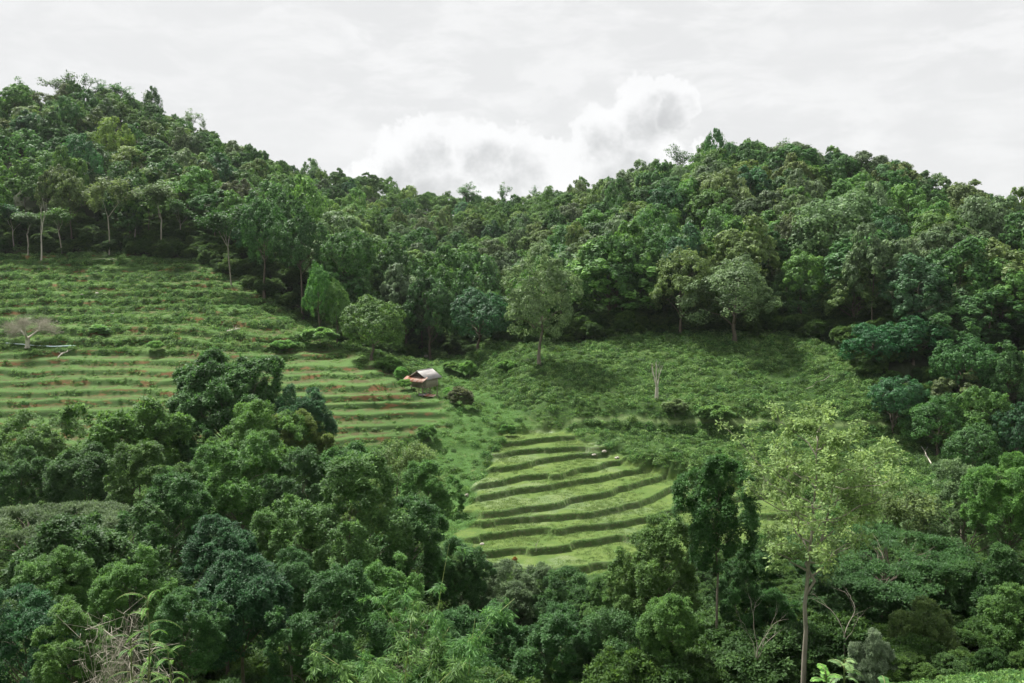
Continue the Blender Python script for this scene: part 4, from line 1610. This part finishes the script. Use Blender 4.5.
# ------------------------------------------------------------------ the field hut
def corrugated(p00, p10, p01, n=26, amp=.035, th=.02):
    """wavy sheet from corner p00 along p10 (across the waves) and p01 (down the slope), with thickness"""
    p00, p10, p01 = map(lambda q: np.array(q, float), (p00, p10, p01))
    nn = unit(np.cross(p10 - p00, p01 - p00))
    V, Fq = [], []
    m = n * 4 + 1
    for side in (0, 1):
        for j in range(2):
            for i in range(m):
                u = i / (m - 1)
                V.append(p00 + (p10 - p00) * u + (p01 - p00) * j + nn * (amp * math.sin(u * n * 6.283) - side * th))
    for i in range(m - 1):
        Fq.append((i, i + 1, m + i + 1, m + i))
        Fq.append((2 * m + i, 3 * m + i, 3 * m + i + 1, 2 * m + i + 1))
        Fq.append((i, 2 * m + i, 2 * m + i + 1, i + 1))
        Fq.append((m + i, m + i + 1, 3 * m + i + 1, 3 * m + i))
    Fq.append((0, m, 3 * m, 2 * m))
    Fq.append((m - 1, 3 * m - 1, 4 * m - 1, 2 * m - 1))
    return np.array(V), np.array(Fq)


def build_hut():
    x, y, z = foot(424.5, 130.5, 392)
    root = empty('field_hut', (x, y, z), math.radians(-31))
    tag(root, 'small raised bamboo hut with grey tin roof and rusty lean-to', 'hut')
    w, d = 1.32, 1.35
    f0, f1 = 1.05, 2.15
    for sx in (-1, 0, 1):
        for sy in (-1, 1):
            q = Tubes(7)
            q.add([(sx * w * .93, sy * d * .93, -.5), (sx * w * .93 + .02, sy * d * .93, f0 - .02)], [.075, .06])
            link('stilt', q.mesh('stilt', M_POST), root)
    q = Quads()
    q.box(-w - .08, w + .08, -d - .08, d + .08, f0 - .02, f0 + .08)
    link('floor', q.mesh('floor', M_POST), root)

    def wall(x0, y0, x1, y1):
        q = Quads()
        L = math.hypot(x1 - x0, y1 - y0)
        n = int(L / .11)
        ux, uy = (x1 - x0) / L, (y1 - y0) / L
        for i in range(n):
            a = i * L / n
            b = a + L / n - .015
            o = .012 if i % 2 else 0
            xa, ya, xb, yb = x0 + ux * a - uy * o, y0 + uy * a + ux * o, x0 + ux * b - uy * o, y0 + uy * b + ux * o
            tx, ty = -uy * .03, ux * .03
            V = [(xa, ya, f0 + .08), (xb, yb, f0 + .08), (xb, yb, f1), (xa, ya, f1), (xa + tx, ya + ty, f0 + .08), (xb + tx, yb + ty, f0 + .08),
                 (xb + tx, yb + ty, f1), (xa + tx, ya + ty, f1)]
            q.add(V, [(0, 1, 2, 3), (7, 6, 5, 4), (0, 4, 5, 1), (1, 5, 6, 2), (2, 6, 7, 3), (3, 7, 4, 0)])
        link('wall', q.mesh('wall', M_BAMBOO), root)
    wall(-w, -d, w, -d)
    wall(w, -d, w, d)
    wall(w, d, -w, d)
    wall(-w, d, -w, -d)
    # roof: two tin slopes on a ridge running front to back
    rz_, ez = 3.12, 2.12
    ov = 1.72
    r = Quads()
    r.add(*corrugated((0, -d - .35, rz_), (0, d + .45, rz_), (ov, -d - .35, ez - .02)))
    r.add(*corrugated((0, d + .45, rz_), (0, -d - .35, rz_), (-ov, d + .45, ez - .02)))
    rf = link('roof', r.mesh('roof', M_TIN), root)
    cp = Tubes(6)
    cp.add([(0, -d - .38, rz_ + .03), (0, d + .48, rz_ + .03)], [.06, .06])
    link('ridge_cap', cp.mesh('ridge_cap', M_TIN), rf)
    g = Quads()
    for sy in (-1, 1):
        yy = sy * d
        g.add([(-w, yy - .02, f1), (w, yy - .02, f1), (.04, yy - .02, rz_ - .16), (-.04, yy - .02, rz_ - .16),
               (-w, yy + .02, f1), (w, yy + .02, f1), (.04, yy + .02, rz_ - .16), (-.04, yy + .02, rz_ - .16)],
              [(0, 1, 2, 3), (7, 6, 5, 4), (0, 4, 5, 1), (1, 5, 6, 2), (3, 2, 6, 7), (0, 3, 7, 4)])
    link('gable', g.mesh('gable', M_GABLE), root)
    r = Quads()
    r.add(*corrugated((-1.95, -d - .02, 2.36), (1.62, -d - .02, 2.36), (-1.95, -d - 1.25, 1.86), n=22))
    lt = link('lean_to_roof', r.mesh('lean_to_roof', M_RUST), root)
    tag(lt, 'rusty corrugated lean-to roof')
    for sx in (-1.8, 1.45):
        q = Tubes(6)
        q.add([(sx, -d - 1.1, -.5), (sx, -d - 1.1, 1.88)], [.05, .04])
        link('post', q.mesh('post', M_POST), root)
    q = Tubes(6)
    for k in range(5):
        q.add([(w + .05 + .0, -d + .3, .02 + .25 * k), (w + .05, -d + .75, .02 + .25 * k)], [.025, .025])
    for yy in (-d + .3, -d + .75):
        q.add([(w + .45, yy, -.1), (w + .05, yy, f0 + .1)], [.03, .03])
    link('ladder', q.mesh('ladder', M_POST), root)
    root.scale = (1.08, 1.08, 1.16)
    return root


build_hut()
for k, (px, py, rz_, mt, lb) in enumerate([(424, 396.5, .2, M_TIN, 'grey tin sheet lying in front of the hut'),
                                           (430, 397.5, -.5, M_RUST, 'rusty tin sheet lying on the ground at the right of the hut')]):
    x, y, z = foot_at(px, py)
    q = Quads()
    q.add(*corrugated((-.8, -.5, .12), (.8, -.5, .16), (-.8, .5, .30), n=12))
    o = link('tin_sheet', q.mesh('tin_sheet', mt), loc=(x, y, z + .06))
    o.rotation_euler = (0, .05, rz_)
    tag(o, lb, 'tin sheet')


# ------------------------------------------------------------------ bare trees, logs, branches
def bare_tree(name, px, Y, top, seed, mat, label, py=350, cat='bare tree', **kw):
    x, y, z = foot(px, Y, py)
    P = at(px, top, Y)
    H = P[2] - z
    tb, tips, rng = branching(seed, H, **kw)
    mx = max(v[:, 2].max() for v in tb.V)
    for i in range(len(tb.V)):
        tb.V[i] = tb.V[i] * (H / mx)
    root = empty(name, (x, y, z - .15), kw.get('twist', 0))
    tag(root, label, cat)
    link('trunk', tb.mesh('trunk', mat), root)
    return root, tips, H / mx, rng


bare_tree('bare_tree', 40, 190, 194, 5, MB_DEAD, 'leafless pale tree standing at the top left edge of the terraced field', py=230,
          spread=.28, levels=3, r0=.2, first=.45, kids=(2, 3), up=.5, sides=5, wob=.04)
bare_tree('bare_tree', 656.5, 126.5, 357, 12, MB_DEAD, 'leafless white forked tree alone on the pasture slope', py=390,
          spread=.34, levels=3, r0=.34, first=.38, kids=(2, 2), up=.5, sides=6, wob=.035)
r_, tips, sc_, rng_ = bare_tree('bare_tree', 27, 142.5, 318, 21, MB_DEAD, 'squat dead tree with a haze of grey twigs on the left terraces', py=330,
                                spread=1.25, levels=2, r0=.20, first=.16, kids=(2, 3), up=.05, sides=6, wob=.08)
tw = Tubes(3)
for p, d in tips:
    for k in range(44):
        a = p * sc_ + rng_.normal(size=3) * .2
        e = unit(rng_.normal(size=3) * [1.6, 1, .8] + np.array([0, 0, .5])) * rng_.uniform(.6, 2.0)
        tw.add(np.array([a, a + e * .5 + rng_.normal(size=3) * .1, a + e]), [.010, .008, .004])
link('twigs', tw.mesh('twigs', M_TWIG), r_)

x, y, z = foot_at(30, 348)
q = Tubes(8)
pts = []
for px in np.linspace(3, 76, 14):
    P = at(px, 348, y)
    pts.append((P[0], y, gz(P[0], y) + .32))
pts = np.array(pts)
pts[:, 2] = np.convolve(np.pad(pts[:, 2], 2, 'edge'), np.ones(5) / 5, 'valid')
q.add(pts, .07)
o = link('water_pipe', q.mesh('water_pipe', M_PIPE))
tag(o, 'pale blue water pipe lying along the terrace edge at the left', 'pipe')


def log(name, a, b, r, mat, label, lift=.15, cat='log', knots=5):
    A = np.array(foot_at(*a))
    B = np.array(foot_at(*b)) if not isinstance(b[-1], float) or len(b) == 2 else None
    q = Tubes(8)
    rng = np.random.RandomState(int(a[0]))
    A[2] += lift
    B[2] += lift
    p = limb_path(A, B, rng, 6, .02)
    q.add(p, np.linspace(r, r * .5, 6))
    for k in range(knots):
        c = p[rng.randint(1, 5)]
        q.add(np.array([c, c + unit(rng.normal(size=3) + [0, 0, 1]) * rng.uniform(.3, .9)]), [r * .4, r * .12])
    o = link(name, q.mesh(name, mat))
    tag(o, label, cat)


log('fallen_log', (227, 333), (240, 330), .17, MB_DEAD, 'pale broken log lying on the upper terraces')
log('fallen_branch', (806, 391), (836, 377), .045, M_TWIG, 'thin pale branch lying on the shaded end of the pasture', cat='branch')
log('fallen_branch', (931, 470), (921, 453), .07, MB_DEAD, 'pale bare branch slanting out of the shrubs at the right', lift=.8, cat='branch')
log('fallen_branch', (58, 361), (68, 352), .08, MB_DEAD, 'short pale branch leaning on the terrace wall under the water pipe', lift=.3, cat='branch')
log('fallen_branch', (118, 262), (92, 262), .06, M_TWIG, 'long grey pole lying across the top of the terraced field', lift=.4, cat='branch', knots=0)
# forked stick in the paddy
x, y, z = foot_at(536, 552)
q = Tubes(6)
q.add([(0, 0, -.2), (.02, 0, .45), (.0, 0, .75)], [.03, .025, .02])
q.add([(.0, 0, .5), (-.22, 0, .95)], [.02, .012])
q.add([(.0, 0, .5), (.25, .1, 1.0)], [.02, .012])
o = link('forked_stick', q.mesh('forked_stick', MB_DEAD), loc=(x, y, z))
tag(o, 'forked pale stick standing in a lower rice paddy', 'stick')


def rock(px, py, r, label, mat=None, name='boulder', flat=.6):
    x, y, z = foot_at(px, py)
    rng = np.random.RandomState(int(px * 7 + py))
    import bmesh
    bm = bmesh.new()
    bmesh.ops.create_icosphere(bm, subdivisions=3, radius=1)
    ph = rng.uniform(0, 6, (4, 3))
    k = rng.uniform(1.2, 3.5, (4, 3))
    for v in bm.verts:
        c = np.array(v.co)
        f = 1 + sum(.09 * math.sin(float(np.dot(k[i], c)) + ph[i, 0]) for i in range(4))
        v.co = Vector(c * f * r * np.array([1.2, 1, flat]))
    me = bpy.data.meshes.new(name)
    bm.to_mesh(me)
    bm.free()
    me.materials.append(mat or M_ROCK)
    o = link(name, me, loc=(x, y, z + r * flat * .3))
    o.rotation_euler = (0, 0, rng.uniform(0, 6))
    tag(o, label, 'rock')


for px, py, r, lb in [(97, 294, .55, 'largest pale boulder on the upper left terraces'), (82, 296, .4, 'pale boulder just left of the largest terrace boulder'),
                      (57, 323, .45, 'pale boulder right of the squat dead tree'), (112, 314, .35, 'small pale stone on a terrace ledge right of the dead tree'),
                      (166, 285, .35, 'small pale stone in the middle of the upper terraces'), (47, 305, .28, 'small stone above the squat dead tree'),
                      (426, 357, .6, 'pale boulder on the grass behind the hut'), (486, 563, .42, 'flat pale stone at the lower left corner of the paddies'),
                      (482, 545, .35, 'pale stone on the bank left of the lower paddies'), (466, 496, .5, 'brown stone on the left bank of the middle paddies'),
                      (604, 452, .55, 'pale stone at the right end of the upper paddies'), (594, 455, .4, 'small stone beside the pale stone at the upper paddies'),
                      (617, 459, .4, 'low stone right of the pale stone at the upper paddies'), (700, 371, .3, 'small orange-brown stone on the pasture')]:
    rock(px, py, r * .62, lb)


# ------------------------------------------------------------------ distinct bushes on the slopes
SHR = [make_proto(400 + i, 2.4, 3.0, .0, 13, 14, 30, .22, 'dome', .34, ros=2, r0=.04, sides=4, nl=3, aspect=2.0) for i in range(4)]
BUSHES = [(461, 408, 26, 20, 'brownish olive', 'tangled brownish bush below and right of the hut'),
          (449, 398, 12, 10, 'mid green', 'dark bush right of the rusty tin sheet'),
          (401, 380, 13, 12, 'mid green', 'round dark bush touching the left side of the hut'),
          (404, 390, 13, 11, 'mid green', 'bush at the end of a terrace left of the hut'),
          (467, 378, 16, 16, 'mid green', 'bush at the foot of the pasture corner'),
          (452, 372, 14, 9, 'mid green', 'low bush on the valley floor behind the hut'),
          (428, 441, 18, 15, 'mid green', 'dark bush on the grassy bank below the last terrace'),
          (507, 437, 15, 12, 'mid green', 'bush at the top left corner of the paddies'),
          (675, 418, 22, 16, 'grey-green', 'greyish bush right of the white forked tree'),
          (715, 425, 26, 18, 'mid green', 'dark bush on the path below the pasture'),
          (505, 372, 16, 11, 'mid green', 'bush near the slanting trunk of the tall light tree'),
          (155, 352, 15, 11, 'mid green', 'bush on the wide terrace above the big dark tree'),
          (282, 352, 22, 12, 'mid green', 'bush on the wide terrace right of the big dark tree'),
          (330, 322, 22, 18, 'mid green', 'bush at the foot of the green column tree'),
          (345, 335, 22, 18, 'yellow-green', 'yellow-green bush between column tree and round tree'),
          (320, 345, 26, 16, 'mid green', 'bush at the right end of the wide terrace'),
          (390, 372, 24, 14, 'mid green', 'light bush under the round grey-green tree'),
          (100, 336, 22, 10, 'mid green', 'low bush right of the squat dead tree')]
brng = np.random.RandomState(3)
for px, py, wpx, hpx, c, lb in BUSHES:
    x, y, z = foot_at(px, py)
    pr = SHR[brng.randint(4)]
    t = plant_tree(pr, 'bush', x, y, hpx / F * y * 1.0, wpx / F * y * 1.2, brng.uniform(0, 6.28), tuple(1.35 * q for q in jit(PAL[c], brng, .12)), lb, None, 'bush', sink=.1)


# ------------------------------------------------------------------ near plants
def frond(q, V, T, base, d, L, rng, npair=16, leaf=.13, droop=.9, wd=.035):
    """one feathery compound leaf: rachis tube into q, leaflets appended"""
    n = 9
    pts = [np.array(base, float)]
    dd = unit(np.array(d, float))
    for i in range(n - 1):
        dd = unit(dd + np.array([0, 0, -droop / (n - 1)]))
        pts.append(pts[-1] + dd * L / (n - 1))
    pts = np.array(pts)
    q.add(pts, np.linspace(.012, .004, n))
    side = unit(np.cross(dd, [0, 0, 1.0]))
    for k in range(npair * 2):
        u = .12 + .86 * (k // 2 + .5) / npair
        f = u * (n - 1)
        i0 = min(int(f), n - 2)
        p = pts[i0] + (pts[i0 + 1] - pts[i0]) * (f - i0)
        tdir = unit(pts[i0 + 1] - pts[i0])
        s = 1 if k % 2 else -1
        ll = leaf * math.sin(math.pi * (u * .8 + .15)) * rng.uniform(.85, 1.1)
        a = unit(side * s + tdir * .45 + np.array([0, 0, -.25]))
        b = unit(np.cross(a, np.cross(side, tdir))) * wd * .5
        V += [p, p + a * ll * .5 + b, p + a * ll, p + a * ll * .5 - b]
        T += [rng.uniform(.3, 1)] * 4


def frond_plant(px, top, Y, seed, nf, L, label, colour, leaf=.13, npair=16, spread=.5, stems=1, name='feathery_sapling', droop=.9, wd=.035, lowf=.45, dx=0, cat='sapling'):
    rng = np.random.RandomState(seed)
    x, y, z = foot(px, Y, top)
    Ht = at(px, top, Y)[2] - z
    root = empty(name, (x, y, z - .1), 0)
    tag(root, label, cat)
    for s in range(stems):
        q = Tubes(6)
        lean = np.array([rng.normal() * .06 * (stems > 1) + dx, rng.normal() * .05, 1])
        H = Ht * (1 if s == 0 else rng.uniform(.7, .95))
        st = np.array([lean * H * t for t in np.linspace(0, 1, 7)])
        st[1:-1] += rng.normal(size=(5, 3)) * .03
        q.add(st, np.linspace(.04, .010, 7))
        link('stem', q.mesh('stem', M_STEM), root)
        for k in range(nf):
            f = lowf + (1 - lowf) * (k + .5) / nf
            i = f * 6
            i0 = min(int(i), 5)
            b = st[i0] + (st[i0 + 1] - st[i0]) * (i - i0)
            a = k * 2.4 + rng.normal() * .3
            qq, V, T = Tubes(4), [], []
            LL = L * rng.uniform(.7, 1.1) * (1.05 - .45 * (f - lowf) / (1 - lowf))
            frond(qq, V, T, b, (math.cos(a), math.sin(a) * .8, .65 if f < .9 else 1.3), LL, rng, npair, leaf, droop, wd)
            me = mesh_from('frond', np.array(V), np.arange(len(V)).reshape(-1, 4), [ML], {'tint': np.array(T)})
            fo = link('frond', me, root, color=jit(PAL[colour], rng, .05))
            link('midrib', qq.mesh('midrib', M_STEM), fo)
    return root


PAL['fresh green'] = (.11, .27, .05)
PAL['silver green'] = (.20, .26, .16)
frond_plant(150, 588, 18, 1, 26, 1.15, 'young feathery sapling with drooping compound leaves at the bottom left', 'fresh green', npair=30, leaf=.075, lowf=.4, wd=.011, droop=1.9)
frond_plant(133, 628, 19, 7, 18, .95, 'lower feathery sapling left of the taller one', 'bright green', npair=28, leaf=.07, lowf=.45, wd=.011, droop=1.9)
frond_plant(168, 640, 18.5, 9, 18, .9, 'small feathery sapling right of the taller one', 'fresh green', npair=28, leaf=.07, lowf=.45, wd=.011, droop=1.9)
frond_plant(846, 655, 15, 3, 9, .55, 'young plant with curled pale leaves at the bottom edge below the airy tree', 'light green', leaf=.11, npair=11, wd=.045, droop=2.0, lowf=.78,
            name='broad_leaved_plant', cat='plant')
frond_plant(828, 668, 14, 13, 7, .5, 'low leafy plant at the bottom edge left of the curled pale plant', 'fresh green', leaf=.10, npair=11, wd=.05, droop=1.5, lowf=.8,
            name='broad_leaved_plant', cat='plant')
frond_plant(880, 672, 14, 17, 7, .5, 'low leafy plant at the bottom edge right of the curled pale plant', 'bright green', leaf=.10, npair=11, wd=.05, droop=1.5, lowf=.8,
            name='broad_leaved_plant', cat='plant')


def bamboo(px, top, Y, seed, n, label, colour='bright green'):
    rng = np.random.RandomState(seed)
    x, y, z = foot(px, Y, top)
    Ht = at(px, top, Y)[2] - z
    root = empty('bamboo', (x, y, z - .1), 0)
    tag(root, label, 'bamboo')
    P, D, T = [], [], []
    for s in range(n):
        q = Tubes(6)
        a = rng.uniform(0, 6.28)
        ln = rng.uniform(.05, .30)
        H = Ht * (1.0 if s == 0 else rng.uniform(.6, .93))
        if s == 0:
            ln = .06
        t = np.linspace(0, 1, 14)
        st = np.stack([math.cos(a) * (t ** 2.2) * H * ln * 1.6 + rng.normal() * .2, math.sin(a) * (t ** 2.2) * H * ln * 1.6 + rng.normal() * .2,
                       H * (t - .10 * t ** 5 * (s > 0))], 1)
        q.add(st, np.linspace(.045, .008, 14))
        link('culm', q.mesh('culm', M_CULM), root)
        for k in range(26 if s else 12):
            f = rng.uniform(.35 if s else .5, 1)
            i = f * 13
            i0 = min(int(i), 12)
            b = st[i0] + (st[i0 + 1] - st[i0]) * (i - i0)
            e = unit(rng.normal(size=3) * np.array([1, 1, .3]) + np.array([0, 0, .2]))
            L = rng.uniform(.4, 1.2) * (1.2 - .5 * f)
            for g in np.linspace(.25, 1, 7):
                p = b + e * L * g + np.array([0, 0, -.35 * L * g * g])
                for w_ in range(3):
                    P.append(p + rng.normal(size=3) * .07)
                    D.append(unit(e + np.array([0, 0, -.4])))
                    T.append(rng.uniform(0, 1))
    P, D = np.array(P), np.array(D)
    V, tt = rosettes(P, D, rng, k=3, size=.26, aspect=6.5, droop=.75, spread=.6)
    me = mesh_from('foliage', V, np.arange(len(V)).reshape(-1, 4), [ML], {'tint': np.repeat(tt, 4)})
    link('foliage', me, root, color=jit(PAL[colour], rng, .05))


bamboo(429, 541, 33, 4, 9, 'bamboo clump with one tall pale culm at the bottom centre-left')
bamboo(398, 590, 31, 6, 8, 'shorter arching bamboo left of the clump with the tall culm', 'mid green')
bamboo(462, 612, 32, 8, 7, 'low arching bamboo right of the clump with the tall culm', 'bright green')


def twig_bush(px, top, Y, wpx, seed, label, mat, n=90):
    rng = np.random.RandomState(seed)
    x, y, z = foot(px, Y, top)
    H = at(px, top, Y)[2] - z
    r = wpx / F * Y / 2
    q = Tubes(3)
    root = empty('bare_bush', (x, y, z - .1), 0)
    tag(root, label, 'bush')
    for k in range(n):
        a = rng.uniform(0, 6.28)
        e = np.array([math.cos(a) * r * rng.uniform(.1, 1), math.sin(a) * r * rng.uniform(.1, 1), H * rng.uniform(.72, 1)])
        p = limb_path(np.array([0, 0, 0]), e, rng, 7, .05)
        q.add(p, np.linspace(.012, .004, 7))
        for j in range(4):
            c = p[rng.randint(3, 7)]
            q.add(np.array([c, c + rng.normal(size=3) * .16, c + rng.normal(size=3) * .32]), [.008, .006, .003])
    link('branches', q.mesh('branches', mat), root)


twig_bush(122, 612, 21, 100, 5, 'tangle of bare grey twigs behind the feathery saplings', M_TWIG)
twig_bush(412, 620, 34, 50, 6, 'bare grey twigs inside the bamboo at the bottom', M_TWIG, 60)
# slim bare stems under the trees on the right
for k, (px, top, Y, lb) in enumerate([(760, 585, 44, 'thin pale stem left of the airy tree trunk'), (848, 590, 45, 'thin crooked stem right of the airy tree trunk')]):
    bare_tree('bare_sapling', px, Y, top, 60 + k, MB_PALE, lb, py=600, cat='sapling', spread=.5, levels=2, r0=.06, first=.6, kids=(2, 3), sides=5, wob=.08)
# silvery bush and dry straw patch near the grass corner
tree_px(873, 640, 40, 37, 'shrub', 'silver green', 'silvery white-leaved bush under the dark trees at the lower right', name='bush', cat='bush', minH=1.5)
P = at(515, 566, 80)
x, y, z = foot_at(515, 562)
plant_tree(SHR[1], 'flowering_bush', x, y, .45, .5, 0, (.30, .19, .06), 'tiny orange-flowered bush at the bottom edge of the lowest paddy', None, 'bush', sink=.1)


# ------------------------------------------------------------------ air
def build_haze(dens):
    V, Fq = box_vf(-3100, 3100, -700, 4100, -140, 160)
    m, nt, out = new_mat('valley_air')
    pv = N(nt, 'ShaderNodeVolumePrincipled', ins={'Color': (.90, .95, 1.0, 1), 'Density': dens, 'Anisotropy': .2})
    nt.links.new(pv.outputs[0], out.inputs['Volume'])
    me = mesh_from('haze', V, Fq, [m])
    o = link('haze', me)
    tag(o, 'thin pale haze hanging in the valley air', kind='stuff')


build_haze(.00006)
